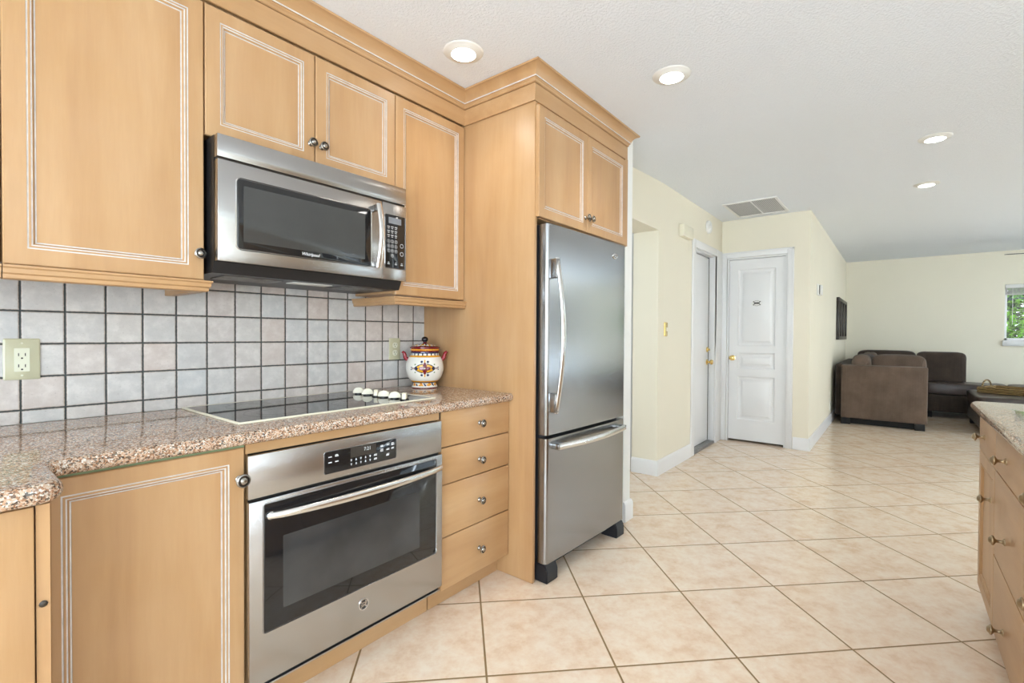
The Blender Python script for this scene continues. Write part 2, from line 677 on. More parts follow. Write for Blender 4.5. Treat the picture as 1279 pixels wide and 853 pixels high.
def panel_door(x0, x1, z0, z1, yb, out, stile=.044, th=.020, glaze=True, left=None):
    """framed door with a glazed moulding; yb = back plane, out = -1 faces -y, +1 faces +y"""
    mb = MB()
    S = stile
    steps = [(0, 0, 0), (0, th - .003, 0), (.003, th, 0), (S, th, 0), (S + .0004, th - .0020, 1), (S + .0036, th - .0020, 1), (S + .0040, th - .0005, 0),
             (S + .0080, th - .0005, 0), (S + .0084, th - .003, 1), (S + .0114, th - .003, 1), (S + .0118, th - .002, 0), (S + .0155, th - .007, 0),
             (S + .016, th - .0095, 1), (S + .0190, th - .0095, 1), (S + .0194, th - .008, 0), (S + .03, th - .008, 0)]
    loops = [rect(x0, x1, z0, z1, i, yb + out * d) for i, d, m in steps]
    if left is not None:      # a narrower left stile
        for L, (i, d, m) in zip(loops, steps):
            if i >= S:
                for q in (0, 3):
                    L[q] = (L[q][0] - (S - left), L[q][1], L[q][2])
    mats = [m for i, d, m in steps[1:]]
    if not glaze:
        mats = 0
    mb.rings(loops, mats)
    return mb


def knob_profile(k=1.0):
    return [(.0095 * k, 0), (.0095 * k, .002 * k), (.0065 * k, .004 * k), (.005 * k, .008 * k), (.0055 * k, .014 * k), (.012 * k, .0175 * k), (.0155 * k, .0205 * k), (.0155 * k, .0235 * k),
            (.0125 * k, .0255 * k), (.0115 * k, .0245 * k), (.0085 * k, .0250 * k), (.007 * k, .0275 * k), (.003 * k, .0290 * k), (0, .0292 * k)]


def knob(parent, x, y, z, axis=(0, -1, 0), mat=None, k=1.0, name='knob'):
    k *= 1.12
    return MB().lathe(knob_profile(k), (x, y, z), axis, 20, mats=[0, 0, 0, 0, 0, 0, 0, 0, 1, 1, 0, 0, 0]).build(name, [mat or M['nickel'], M['pewter']], parent)


# ================================================================== SETTING
ZC, ZK = 2.45, 2.40           # ceiling of the hall and living room, of the kitchen
YW, YT = 2.090, 2.078         # kitchen wall, tile face
XD, YH, Y2, XF = 5.70, 1.545, .69, 10.10
XB, YR = -2.2, -4.0
b = MB()
b.box(XB - .2, XF + .3, YR - .2, 3.6, -.12, 0)
structure(b, 'floor', M['floor_tile'])
b = MB()
zs = [(XB - .2, ZK), (2.95, ZK), (3.25, ZK + .012), (3.7, ZC - .012), (4.0, ZC), (XF + .3, ZC)]
b.rings([[(x, YR - .2, z), (x, 3.6, z), (x, 3.6, z + .15), (x, YR - .2, z + .15)] for x, z in zs], 0)
structure(b, 'ceiling', M['ceiling'])
# kitchen wall, stub beside the fridge
structure(MB().box(XB, 2.765, YW, YW + .15, 0, ZK), 'wall_kitchen', M['white_wall'])
structure(MB().box(2.762, 2.858, 1.318, YW + .15, 0, ZK + .001), 'wall_stub', M['white_wall'])
# hall wall with a cased opening towards the kitchen end and a door towards the far end
TH = .22
b = MB()
b.box(2.858, 3.86, YH, YH + TH, 2.04, ZC + .001)
b.box(3.86, 4.76, YH, YH + TH, 0, ZC + .001)
b.box(4.76, 5.46, YH, YH + TH, 2.03, ZC + .001)
b.box(5.46, XD, YH, YH + TH, 0, ZC + .001)
structure(b, 'wall_hall', M['cream_wall'])
# closet-door wall
DY0, DY1, DZ = .895, 1.485, 2.03
b = MB()
b.box(XD, XD + .12, Y2, DY0, 0, ZC + .001)
b.box(XD, XD + .12, DY1, YH + TH, 0, ZC + .001)
b.box(XD, XD + .12, DY0, DY1, DZ, ZC + .001)
structure(b, 'wall_closet', M['cream_wall'])
structure(MB().box(XD + .12, XF, Y2, Y2 + .12, 0, ZC + .001), 'wall_living_left', M['cream_wall'])
WY0, WY1, WZ0, WZ1 = -2.45, -1.245, 1.115, 1.955
b = MB()
b.box(XF, XF + .15, WY1, Y2 + .12, 0, ZC + .001)
b.box(XF, XF + .15, YR, WY0, 0, ZC + .001)
b.box(XF, XF + .15, WY0, WY1, 0, WZ0)
b.box(XF, XF + .15, WY0, WY1, WZ1, ZC + .001)
structure(b, 'wall_far', M['cream_wall'])
# right wall with two glazed doors, back wall with a window
b = MB()
for x0, x1, z0, z1 in ((XB, -1.85, 0, ZC), (.65, 5.95, 0, ZC), (9.25, XF, 0, ZC), (-1.85, .65, 2.2, ZC), (5.95, 9.25, 2.25, ZC)):
    b.box(x0, x1, YR - .12, YR, z0, z1 - (.05 if x1 < 6 else 0))
structure(b, 'wall_right', M['cream_wall'])
b = MB()
b.box(XB - .12, XB, YR, -2.6, 0, ZK)
b.box(XB - .12, XB, .8, YW, 0, ZK)
b.box(XB - .12, XB, -2.6, .8, 0, .55)
b.box(XB - .12, XB, -2.6, .8, 2.15, ZK)
structure(b, 'wall_back', M['cream_wall'])
# room behind the hall opening
b = MB()
b.box(2.0, 3.86, 2.75, 2.85, 0, ZC)
b.box(3.90, 4.0, YH + TH, 2.85, 0, ZC)
structure(b, 'wall_side_room', M['white_wall'])

b = MB()  # unseen closet walls, added to stop light leaking under the doors
b.box(XD + .12, XD + 1.0, 2.05, 2.15, 0, ZC)
b.box(XD + .95, XD + 1.05, Y2 + .12, 2.05, 0, ZC)
b.box(4.0, XD + .12, 2.05, 2.15, 0, ZC)
structure(b, 'wall_closet_inside', M['white_wall'])

# unseen tall cabinet fronts, added opposite the kitchen run for the appliance doors to mirror
b = MB()
for k in range(5):
    x0 = 1.55 + k * .62
    for z0, z1 in ((.12, .84), (.95, 2.2)):
        st = [(0, 0), (0, .02), (.07, .02), (.08, .012), (.11, .012)]
        b.rings([[(x0 + i, YR + d, z0 + i), (x0 + .61 - i, YR + d, z0 + i), (x0 + .61 - i, YR + d, z1 - i), (x0 + i, YR + d, z1 - i)] for i, d in st], 0)
structure(b, 'wall_reflected_cabinets', M['wood'])

# baseboards
BP = [(0, 0), (.016, 0), (.016, .105), (.011, .118), (.006, .125), (0, .125)]
structure(MB().sweep(BP, [(2.762, 1.318), (2.858, 1.318), (2.858, 1.535)]), 'baseboard_stub', M['white_paint'])
structure(MB().sweep(BP, [(3.86, YH + TH), (3.86, YH), (4.690, YH)]), 'baseboard_hall', M['white_paint'])
structure(MB().sweep(BP, [(XD, .828), (XD, Y2), (XF, Y2), ], side=1), 'baseboard_living', M['white_paint'])
structure(MB().sweep(BP, [(XF, Y2 - .02), (XF, YR)]), 'baseboard_far', M['white_paint'])


# ---- doors
def casing_x(b, y, x0, x1, z1, w=.075, sgn=-1, left=True):
    """casing around an opening in a wall facing -y"""
    pr = [(0, 0), (.018, 0), (.018, .2), (.012, .55), (.016, .8), (.006, 1), (0, 1)]
    def leg(xa, xb, za, zb):
        b.box(xa, xb, y - .018, y, za, zb, .004)
    leg(x0 - w, x0, 0, z1 + w)
    leg(x1, x1 + w, 0, z1 + w)
    b.box(x1 + w, XD - .0165, y - .012, y, 0, z1 + w, .003)
    leg(x0, x1, z1, z1 + w)


b = MB()
casing_x(b, YH, 4.76, 5.46, 2.03)
b.box(5.448, 5.46, YH, YH + .16, 0, 2.03)
b.box(4.76, 4.772, YH, YH + .16, 0, 2.03)
b.box(4.772, 5.448, YH, YH + .16, 2.018, 2.03)
structure(b, 'trim_1', M['white_paint'])
d1 = structure(MB().box(4.775, 5.410, YH + .055, YH + .095, .035, 2.008, .002), 'door_1', M['white_paint'])
structure(MB().box(4.772, 5.448, YH - .01, YH + .16, 0, .03, .004), 'door_sill', M['sill_metal'], d1)
MB().box(5.4105, 5.4475, YH + .060, YH + .09, .035, 2.017).build('gap_shade', M['gap'], d1)  # dark strip painting the shade in the gap beside the door
for z, nm in ((1.02, 'deadbolt'), (.885, 'door_knob')):
    if nm == 'deadbolt':
        MB().lathe([(.028, 0), (.028, .008), (.022, .012), (.012, .013), (.010, .03), (0, .031)], (5.375, YH + .055, z), (0, -1, 0), 20).build(nm, M['brass'], d1)
    else:
        MB().lathe([(.030, 0), (.030, .006), (.012, .010), (.011, .03), (.024, .038), (.028, .05), (.022, .062), (0, .066)], (5.375, YH + .055, z), (0, -1, 0), 20).build(nm, M['brass'], d1)
# closet door (faces -x), three panels
b = MB()
w = .062
for y0, y1, z0, z1 in ((DY1, DY1 + w, 0, DZ + w), (DY0 - w, DY0, 0, DZ + w), (DY0, DY1, DZ, DZ + w)):
    b.box(XD - .016, XD, y0, y1, z0, z1, .004)
for y0, y1, z0, z1 in ((DY1 - .018, DY1 - .002, 0, DZ + w - .015), (DY0 + .002, DY0 + .018, 0, DZ + w - .015)):
    b.box(XD - .004, XD + .06, y0, y1, z0, DZ - .002)
b.box(XD - .004, XD + .06, DY0 + .018, DY1 - .018, DZ - .018, DZ - .002)
for y0, y1 in ((DY1 + w - .018, DY1 + w), (DY0 - w, DY0 - w + .018)):
    b.box(XD - .022, XD - .012, y0, y1, 0, DZ + w, .004)
b.box(XD - .022, XD - .012, DY0 - w, DY1 + w, DZ + w - .018, DZ + w, .004)
structure(b, 'trim_2', M['white_paint'])


def door_leaf_x(xf, y0, y1, z0, z1, cols, rows, th=.035):
    """door leaf facing -x with pressed panels; cols = (ya, yb), rows = [(za, zb)]"""
    b = MB()
    ys = [y0, cols[0], cols[1], y1]
    zz = [z0]
    for a, c in rows:
        zz += [a, c]
    zz.append(z1)
    for i in range(3):
        for j in range(len(zz) - 1):
            ya, yb, za, zb = ys[i], ys[i + 1], zz[j], zz[j + 1]
            if i == 1 and j % 2 == 1:
                st = [(0, 0), (.010, .010), (.016, .013), (.032, .013), (.052, .003), (.056, .001)]
                b.rings([[(xf + d, ya + k, za + k), (xf + d, yb - k, za + k), (xf + d, yb - k, zb - k), (xf + d, ya + k, zb - k)] for k, d in st], 0, False, True)
            else:
                b.add([(xf, ya, za), (xf, yb, za), (xf, yb, zb), (xf, ya, zb)], [(0, 1, 2, 3)])
    b.rings([[(xf, y0, z0), (xf, y1, z0), (xf, y1, z1), (xf, y0, z1)], [(xf + th, y0, z0), (xf + th, y1, z0), (xf + th, y1, z1), (xf + th, y0, z1)]], 0, False, True)
    return b


d2 = structure(door_leaf_x(XD + .022, DY0 + .020, DY1 - .020, .022, DZ - .021, (1.005, 1.375), [(.245, .725), (.81, .985), (1.06, 1.90)]), 'door_2', M['white_paint'], smooth=30)
MB().lathe([(.030, 0), (.030, .006), (.012, .010), (.011, .03), (.024, .038), (.028, .05), (.022, .062), (0, .066)], (XD + .022, 1.425, .925), (-1, 0, 0), 20).build('door_knob', M['brass'], d2)
sg = thing('door_sign', 'small oval white sign with dark lettering on the panelled closet door', 'sign', (XD + .023, 1.185, 1.525))
MB().lathe([(.0, 0), (.055, 0), (.055, .004), (.050, .006), (0, .006)], (XD + .0225, 1.185, 1.525), (-1, 0, 0), 28, sx=.62, sy=1).build('plaque', M['white_plastic'], sg)
b = MB()
for k in range(4):
    a = PI / 4 + k * PI / 2
    b.pillow((XD + .0155, 1.185 + .043 * math.cos(a), 1.525 + .024 * math.sin(a)), (.002, .008, .005), .8, 6)
b.box(XD + .0145, XD + .0165, 1.155, 1.215, 1.521, 1.530, .001)
for k in range(-2, 3):
    b.box(XD + .0145, XD + .0165, 1.185 + k * .011 - .003, 1.185 + k * .011 + .003, 1.516, 1.535)
    b.box(XD + .0145, XD + .0165, 1.185 + k * .008 - .003, 1.185 + k * .008 + .003, 1.553 - abs(k) * .002, 1.556 - abs(k) * .002)
    b.box(XD + .0145, XD + .0165, 1.185 + k * .008 - .003, 1.185 + k * .008 + .003, 1.494 + abs(k) * .002, 1.497 + abs(k) * .002)
b.build('lettering', M['dark_wood'], sg)

# ---- far living-room window
b = MB()
b.box(XF + .05, XF + .10, WY0, WY0 + .045, WZ0, WZ1)
b.box(XF + .05, XF + .10, WY1 - .03, WY1, WZ0, WZ1)
b.box(XF + .05, XF + .10, WY0, WY1, WZ0, WZ0 + .045)
b.box(XF + .05, XF + .10, WY0, WY1, WZ1 - .04, WZ1)
b.box(XF + .055, XF + .095, -1.87, -1.83, WZ0 + .045, WZ1 - .04)
w1 = structure(b, 'window_1', M['white_paint'])
MB().box(XF + .072, XF + .078, WY0 + .045, WY1 - .03, WZ0 + .045, WZ1 - .04).build('glass_pane', M['glass'], w1)
MB().box(XF - .035, XF - .0006, WY0 - .03, WY1 + .02, 1.045, WZ0 + .012, .004).build('window_sill', M['white_paint'], w1)
MB().box(XF - .0004, XF + .0495, WY0 + .0005, WY1 - .0005, WZ0 + .0005, WZ0 + .012).build('sill_board', M['white_paint'], w1)
bl = thing('window_blind', 'white slatted blind drawn up to the top of the far window', 'blind', (XF + .03, -1.85, 1.80))
MB().box(XF + .002, XF + .045, WY0 + .005, WY1 - .005, 1.895, WZ1 - .003, .004).build('head_rail', M['white_plastic'], bl)
for k in range(9):
    MB().box(XF + .006, XF + .042, WY0 + .01, WY1 - .01, 1.815 + k * .0088, 1.819 + k * .0088, .001).build('slat', M['white_plastic'], bl)
MB().box(XF + .008, XF + .040, WY0 + .01, WY1 - .01, 1.797, 1.811, .003).build('bottom_rail', M['white_plastic'], bl)
MB().tube([(XF + .004, -1.325, 1.90), (XF + .002, -1.327, 1.6), (XF + .004, -1.326, 1.36)], .003, 6).build('cord', M['white_plastic'], bl)
# other glazing
for i, (x0, x1, z1) in enumerate(((-1.85, .65, 2.2), (5.95, 9.25, 2.25))):
    b = MB()
    for xa, xb in ((x0, x0 + .06), ((x0 + x1) / 2 - .04, (x0 + x1) / 2 + .04), (x1 - .06, x1)):
        b.box(xa, xb, YR - .09, YR - .04, 0.01, z1)
    b.box(x0, x1, YR - .09, YR - .04, 0.01, .09)
    b.box(x0, x1, YR - .09, YR - .04, z1 - .07, z1)
    o = structure(b, 'window_%d' % (i + 2), M['white_paint'])
    MB().box(x0 + .06, x1 - .06, YR - .068, YR - .062, .09, z1 - .07).build('glass_pane', M['glass'], o)
b = MB()
for ya, yb in ((-2.6, -2.54), (-.94, -.86), (.74, .8)):
    b.box(XB - .09, XB - .04, ya, yb, .55, 2.15)
b.box(XB - .09, XB - .04, -2.6, .8, .55, .62)
b.box(XB - .09, XB - .04, -2.6, .8, 2.08, 2.15)
o = structure(b, 'window_4', M['white_paint'])
MB().box(XB - .068, XB - .062, -2.54, .74, .62, 2.08).build('glass_pane', M['glass'], o)

# ================================================================== KITCHEN RUN
YU, YB = 1.764, 1.455          # front planes of the upper and of the base doors
ZD0, ZD1 = 1.337, 2.243
# tile backsplash
solo(MB().box(-2.0, 1.801, YT, YW - .0005, .8865, 1.42), 'tile_backsplash', M['splash'], 'backsplash of small rustic grey tiles with dark grout behind the cooktop', 'backsplash')

RAIL = [(-.018, 1.300), (.010, 1.300), (.014, 1.303), (.014, 1.312), (.019, 1.316), (.020, 1.327), (.024, 1.331), (.024, 1.336), (-.018, 1.336)]


def upper(label, x0, x1, z0, doors, rail=None, shelf_end=True):
    t = thing('upper_cabinet', label, 'cabinet', ((x0 + x1) / 2, 2.07, z0), 'maple upper cabinets')
    MB().box(x0 + .0005, x1 - .0005, YU + .021, YT - .0015, z0 + .008, 2.30, .001).build('body', M['wood'], t)
    for dx0, dx1, kx, kz in doors:
        d = panel_door(dx0 + .0015, dx1 - .0015, z0 + .002, ZD1 - .003, YU + .020, -1).build('door', [M['wood'], M['glaze']], t, 25)
        if kx:
            knob(d, kx, YU, kz)
    if rail:
        MB().sweep(RAIL, rail).build('light_rail', M['wood_h'], t, 30)
    return t


upper('large maple upper cabinet left of the microwave, one tall door', .141, .5965, ZD0, [(.141, .5965, .577, 1.421)],
      [(.141, YU + .004), (.5905, YU + .004), (.5905, YT - .002)])
upper('maple upper cabinet cropped by the left edge of the photo', -.45, .139, ZD0, [(-.45, .139, None, 0)], [(-.45, YU + .004), (.139, YU + .004)])
upper('short double-door maple cabinet directly above the microwave', .5975, 1.3575, 1.812, [(.5975, .9775, .958, 1.895), (.9785, 1.3575, 1.004, 1.894)])
upper('narrow maple upper cabinet between the microwave and the tall fridge panel', 1.3585, 1.8005, ZD0 + .006, [(1.3585, 1.7995, None, 0)],
      [(1.362, YT - .002), (1.362, YU + .004), (1.7995, YU + .004)])

# cornice over the whole run
cor = thing('cabinet_cornice', 'maple frieze and crown moulding running above all the upper cabinets to the ceiling', 'moulding', (.9, 1.9, 2.25))
PTH = [(-.45, YU + .002), (1.800, YU + .002), (1.800, 1.3165), (2.757, 1.3165), (2.757, 2.085)]
MB().sweep([(-.010, 2.302), (.0003, 2.302), (.0003, 2.3985), (-.010, 2.3985)], PTH).build('backing', M['wood'], cor, 30)
MB().sweep([(.0005, 2.247), (.0065, 2.247), (.0075, 2.248), (.0075, 2.3255), (.0005, 2.3255)], PTH).build('frieze', M['wood_h'], cor, 30)
CR = [(.0005, 2.3290), (.009, 2.3290), (.013, 2.332), (.014, 2.340), (.018, 2.344), (.0185, 2.347), (.023, 2.3475), (.0235, 2.353), (.0240, 2.3535),
      (.026, 2.361), (.031, 2.371), (.039, 2.380), (.049, 2.387), (.058, 2.391), (.062, 2.3915), (.064, 2.3985), (.0005, 2.3985)]
MB().sweep(CR, PTH, mats=[1 if j == 6 else 0 for j in range(len(CR))]).build('crown', [M['wood_h'], M['glaze']], cor, 30)

# tall cabinet around the fridge
tc = thing('tall_cabinet', 'tall maple cabinet enclosing the fridge, with two small doors above it', 'cabinet', (2.28, 1.7, 0))
MB().box(1.802, 1.822, 1.3145, YW - .001, .001, 2.30, .002).build('side_panel', M['wood'], tc)
MB().box(1.8225, 2.735, 1.3165, YW - .002, 1.712, 2.30).build('body', M['wood'], tc)
MB().box(2.7355, 2.757, 1.312, YW - .002, 1.712, 2.30).build('end_panel', M['wood'], tc)
MB().box(1.8225, 1.830, 1.3045, 1.316, 1.713, 2.229).build('filler', M['gap'], tc)
for x0, x1, kx in ((1.808, 2.2535, 2.232), (2.2555, 2.7165, 2.279)):
    d = panel_door(x0 + .001, x1, 1.715, 2.229, 1.315, -1).build('door', [M['wood'], M['glaze']], tc, 25)
    knob(d, kx, 1.295, 1.788)
MB().box(2.7175, 2.755, 1.302, 1.3155, 1.715, 2.245).build('stile', M['wood'], tc)

# base cabinets
t = thing('base_cabinet', 'maple base cabinet with one panelled door left of the oven', 'cabinet', (.38, 1.75, 0))
MB().box(.160, .5945, YB + .022, YW - .004, .10, .845).build('body', M['wood'], t)
MB().box(.1605, .1835, YB + .002, YB + .0215, .10, .845).build('stile', M['wood'], t)
MB().box(.160, .5945, 1.53, 1.55, 0.001, .0995).build('toe_kick', M['wood_h'], t)
d = panel_door(.1845, .5925, .104, .8385, YB + .020, -1, .041, left=.019).build('door', [M['wood'], M['glaze']], t, 25)
knob(d, .578, YB, .750, k=1.1)
MB().box(.185, .5925, YB + .004, YB + .021, .8395, .8455).build('edge_strip', M['green_strip'], t)
t = thing('corner_cabinet', 'deeper maple base cabinet under the projecting corner of the worktop, plain door', 'cabinet', (-.3, 1.6, 0))
MB().box(-1.2, .1395, 1.263, YW - .004, .10, .845).build('body', M['wood'], t)
MB().box(-1.2, .1395, 1.32, 1.34, 0.001, .0995).build('toe_kick', M['wood_h'], t)
MB().box(-.36, .1375, 1.240, 1.262, .104, .8425, .003).build('door', M['wood'], t)
MB().box(.1400, .1595, 1.246, 1.46, .10, .8425).build('filler', M['wood'], t)
MB().lathe([(.006, 0), (.0065, .0015), (.004, .003), (0, .0032)], (.1495, 1.246, .655), (0, -1, 0), 10).build('stain_dot', M['dark_wood'], t)  # small dark stain on the filler, modelled as a raised dot

t = thing('oven_cabinet', 'maple housing around the built-in oven, with a rail above and a toe board below', 'cabinet', (.97, 1.75, 0))
MB().box(.5955, 1.3435, YB + .002, YB + .022, .8175, .8455).build('rail', M['wood_h'], t)
MB().box(.5955, .6095, YB + .024, YW - .004, .10, .845).build('side', M['wood'], t)
MB().box(1.330, 1.3435, YB + .024, YW - .004, .10, .845).build('side', M['wood'], t)
MB().box(.610, 1.3295, 1.51, YW - .004, .098, .118).build('bottom', M['wood'], t)
MB().box(.5955, 1.3435, 1.53, 1.55, .001, .0975).build('toe_kick', M['wood_h'], t)
MB().box(.5955, 1.3435, 1.500, 1.5095, .0985, .124).build('lower_rail', M['wood_h'], t)
MB().box(1.336, 1.3505, YB + .003, YB + .0215, .8175, .8455).build('gap_strip', M['gap'], t)

t = thing('drawer_cabinet', 'maple cabinet of four drawers between the oven and the tall fridge panel', 'cabinet', (1.58, 1.75, 0))
MB().box(1.3515, 1.7995, YB + .022, YW - .004, .10, .845).build('body', M['wood'], t)
MB().box(1.3515, 1.8005, 1.53, 1.55, .001, .0995).build('toe_kick', M['wood_h'], t)
for z0, z1, kz in ((.6985, .8475, .771), (.5420, .6955, .607), (.3225, .5395, .425), (.1025, .3195, .206)):
    d = MB().box(1.3555, 1.7955, YB, YB + .0205, z0 + .001, z1 - .001, .002).build('drawer', M['wood_h'], t)
    knob(d, 1.587, YB, kz)

# worktop
ZT, ZB = .885, .848


def arc(cx, cy, r, a0, a1, n, s=1):
    return [(cx + r * math.cos(R(a0 + (a1 - a0) * i / n)), cy + r * math.sin(R(a0 + (a1 - a0) * i / n)), s * math.cos(R(a0 + (a1 - a0) * i / n)), s * math.sin(R(a0 + (a1 - a0) * i / n))) for i in range(n + 1)]


def bullnose_slab(outline, z0, z1, over=.006):
    """outline: (x, y, nx, ny), n = outward normal where the edge is rounded, 0 where it meets a wall"""
    b = MB()
    r = (z1 - z0) / 2
    loops = []
    for k in range(13):
        a = -PI / 2 + PI * k / 12
        # rounded edge with a slight ogee step near the top
        o = r * .85 * (math.cos(a) - 1)
        loops.append([(x + nx * o, y + ny * o, (z0 + z1) / 2 + r * math.sin(a)) for x, y, nx, ny in outline])
    b.rings(loops, 0)
    return b


YF, YBF = 1.428, 1.213
ol = [(-1.2, YT - .001, 0, 0), (-1.2, YBF, 0, -1)] + [(.02, YBF, 0, -1)] + arc(.135, YBF + .045, .045, -90, 0, 6)
ol += arc(.215, 1.393, .035, 180, 90, 5, -1)
ol += [(.6, YF, 0, -1), (1.2, YF, 0, -1), (1.785, YF, 0, -1), (1.8005, YF + .006, 0, -1), (1.8005, YT - .001, 0, 0)]
solo(bullnose_slab(ol, ZB, ZT), 'granite_worktop', M['granite'], 'pink-brown speckled granite worktop along the tiled kitchen wall', 'worktop')

# cooktop
ct = thing('cooktop', 'black glass electric cooktop with cream trim set into the granite worktop', 'cooktop', (1.02, 1.81, ZT))
CX0, CX1, CY0, CY1 = .618, 1.424, 1.566, 2.058
b = MB()
for a in ((CX0, CX1, CY0, CY0 + .010), (CX0, CX1, CY1 - .010, CY1), (CX0, CX0 + .010, CY0 + .010, CY1 - .010), (CX1 - .010, CX1, CY0 + .010, CY1 - .010)):
    b.box(a[0], a[1], a[2], a[3], ZT + .0003, ZT + .0065, .002)
b.build('trim_frame', M['cream_plastic'], ct)
MB().box(CX0 + .0105, CX1 - .0105, CY0 + .0105, CY1 - .0105, ZT + .0003, ZT + .0058).build('glass_top', M['cooktop_glass'], ct)
for x, y, r in ((.80, 1.70, .105), (.80, 1.92, .080), (1.10, 1.70, .080), (1.10, 1.92, .105)):
    b = MB()
    n = 48
    for ra in (r, r * .62):
        b.rings([[(x + q * math.cos(2 * PI * i / n), y + q * math.sin(2 * PI * i / n), ZT + .0060) for i in range(n)] for q in (ra - .0022, ra)], 0, False, False)
    b.build('burner_ring', M['ring'], ct)
KN = [(1.278, 1.925, 0), (1.278, 1.857, .1), (1.281, 1.795, 1.45), (1.279, 1.738, -.1), (1.283, 1.668, .0), (1.289, 1.610, 1.4)]
for i, (x, y, a) in enumerate(KN):
    rot = Matrix.Translation((x, y, ZT + .006)) @ Matrix.Rotation(a - .65, 4, 'Z')
    k = MB().lathe([(.0, 0), (.0185, 0), (.0185, .0035), (.017, .005), (0, .005)], (0, 0, 0), (0, 0, 1), 24)
    bm = k
    o = k.build('control_knob', M['black'], ct, rot=rot)
    g = MB()
    hp = [(.0255 * math.cos(R(q)), .005 + .025 * math.sin(R(q)) ** .7 if 0 < q < 180 else .005) for q in range(0, 181, 12)]
    g.rings([[(u * s, v, z) for u, z in hp] for v, s in ((-.0085, .88), (-.0065, .97), (0, 1), (.0065, .97), (.0085, .88))], 0)
    g.build('grip', M['cream_plastic'], o, 50, rot=rot)

# ------------------------------------------------------------------ microwave
mw = thing('microwave', 'stainless over-the-range microwave under the short maple cabinet', 'microwave', (.98, 1.9, 1.36))
MX0, MX1, MY = .6065, 1.3565, 1.685
b = MB()
b.prism([(1.718, 1.398), (1.735, 1.362), (2.074, 1.362), (2.074, 1.803), (1.718, 1.803)], 'x', .6072, 1.3560)
b.build('casing', M['black'], mw)
for x0, x1 in ((.66, .86), (1.10, 1.30)):
    b = MB()
    b.box(x0, x1, 1.78, 1.90, 1.3585, 1.3615)
    for k in range(9):
        b.box(x0 + .008, x1 - .008, 1.79 + k * .0115, 1.795 + k * .0115, 1.357, 1.3586)
    b.build('grease_filter', M['sill_metal'], mw)
MB().box(.90, 1.06, 1.78, 1.84, 1.3585, 1.3615, .001).build('work_light', M['white_plastic'], mw)
MB().box(MX0, MX1, MY + .002, MY + .0325, 1.7295, 1.802, .002).build('top_panel', M['steel'], mw)
MB().box(MX0 + .004, MX1 - .002, MY + .010, MY + .0325, 1.7225, 1.729).build('vent_slot', M['gap'], mw)
b = MB()
b.box(MX0, 1.2295, MY, MY + .0325, 1.3975, 1.722, .003)
dr = b.build('door', M['steel'], mw)


def rr(x0, x1, z0, z1, r, y, n=5):
    P = []
    for cx, cz, a in ((x1 - r, z1 - r, 0), (x0 + r, z1 - r, 90), (x0 + r, z0 + r, 180), (x1 - r, z0 + r, 270)):
        for i in range(n + 1):
            q = R(a + 90 * i / n)
            P.append((cx + r * math.cos(q), y, cz + r * math.sin(q)))
    return P


def glass_panel(x0, x1, z0, z1, r, y, th=.003):
    return MB().rings([rr(x0, x1, z0, z1, r, y + .002), rr(x0, x1, z0, z1, r, y - th * .5), rr(x0 + .001, x1 - .001, z0 + .001, z1 - .001, r, y - th)], 0)


def bezel(x0, x1, z0, z1, r, y, w=.003, th=.003):
    return MB().rings([rr(x0, x1, z0, z1, r, y - .0002), rr(x0 - w, x1 + w, z0 - w, z1 + w, r + w, y - .0002), rr(x0 - w * .5, x1 + w * .5, z0 - w * .5, z1 + w * .5, r + w, y - th)] + [rr(x0, x1, z0, z1, r, y - .0002)], 0, False, False)


bezel(.6625, 1.1755, 1.442, 1.673, .014, MY, .0035).build('window_trim', M['chrome'], dr)
glass_panel(.6635, 1.1745, 1.443, 1.672, .012, MY, .0012).build('window_surround', M['black_gloss'], dr)
glass_panel(.684, 1.147, 1.468, 1.651, .003, MY - .0012, .0006).build('window', M['mw_glass'], dr)
text('Whirlpool', 'logo', .0165, (.915, MY - .0015, 1.456), M['print'], dr, shear=.3)
HX = 1.2025
pts = [(HX, MY - .018 - .022 * math.sin(PI * i / 14), 1.440 + .262 * i / 14) for i in range(15)]
b = MB().tube(pts, [.013] * 15, 12, flat=.42)
b.build('handle', M['steel_bright'], dr)
for z in (1.440, 1.676):
    MB().box(HX - .009, HX + .009, MY - .020, MY, z, z + .026, .003).build('handle_mount', M['steel'], dr)
pn = MB().box(1.231, MX1, MY, MY + .0325, 1.3975, 1.722, .003).build('control_panel', M['steel'], mw)
bezel(1.2445, 1.349, 1.4475, 1.672, .003, MY, .0025).build('panel_trim', M['chrome'], pn)
b = glass_panel(1.245, 1.3485, 1.448, 1.6715, .003, MY, .0012)
for i in range(3):
    for j in range(4):
        if j == 3 and i != 1:
            continue
        x, z = 1.262 + i * .019, 1.561 - j * .020
        n = 16
        b.rings([[(x + q * math.cos(2 * PI * k / n), MY - .0015, z + q * math.sin(2 * PI * k / n)) for k in range(n)] for q in (.0062, .0077)], 1, False, False)
for k, (x, z) in enumerate(((1.331, 1.548), (1.331, 1.513))):
    n = 18
    b.rings([[(x + q * math.cos(2 * PI * k / n), MY - .0015, z + q * math.sin(2 * PI * k / n)) for k in range(n)] for q in (.007, .0095)], 1, False, False)
for j in range(3):
    for i in range(3):
        b.box(1.255 + i * .019, 1.268 + i * .019, MY - .0016, MY - .0012, 1.621 - j * .018, 1.625 - j * .018, m=1)
        b.box(1.257 + i * .019, 1.266 + i * .019, MY - .0016, MY - .0012, 1.614 - j * .018, 1.617 - j * .018, m=1)
for x in (1.262, 1.300, 1.331):
    b.box(x - .006, x + .006, MY - .0016, MY - .0012, 1.463, 1.467, m=1)
    b.box(x - .004, x + .004, MY - .0016, MY - .0012, 1.470, 1.473, m=1)
b.build('keypad', [M['black_gloss'], M['print_dim']], pn)
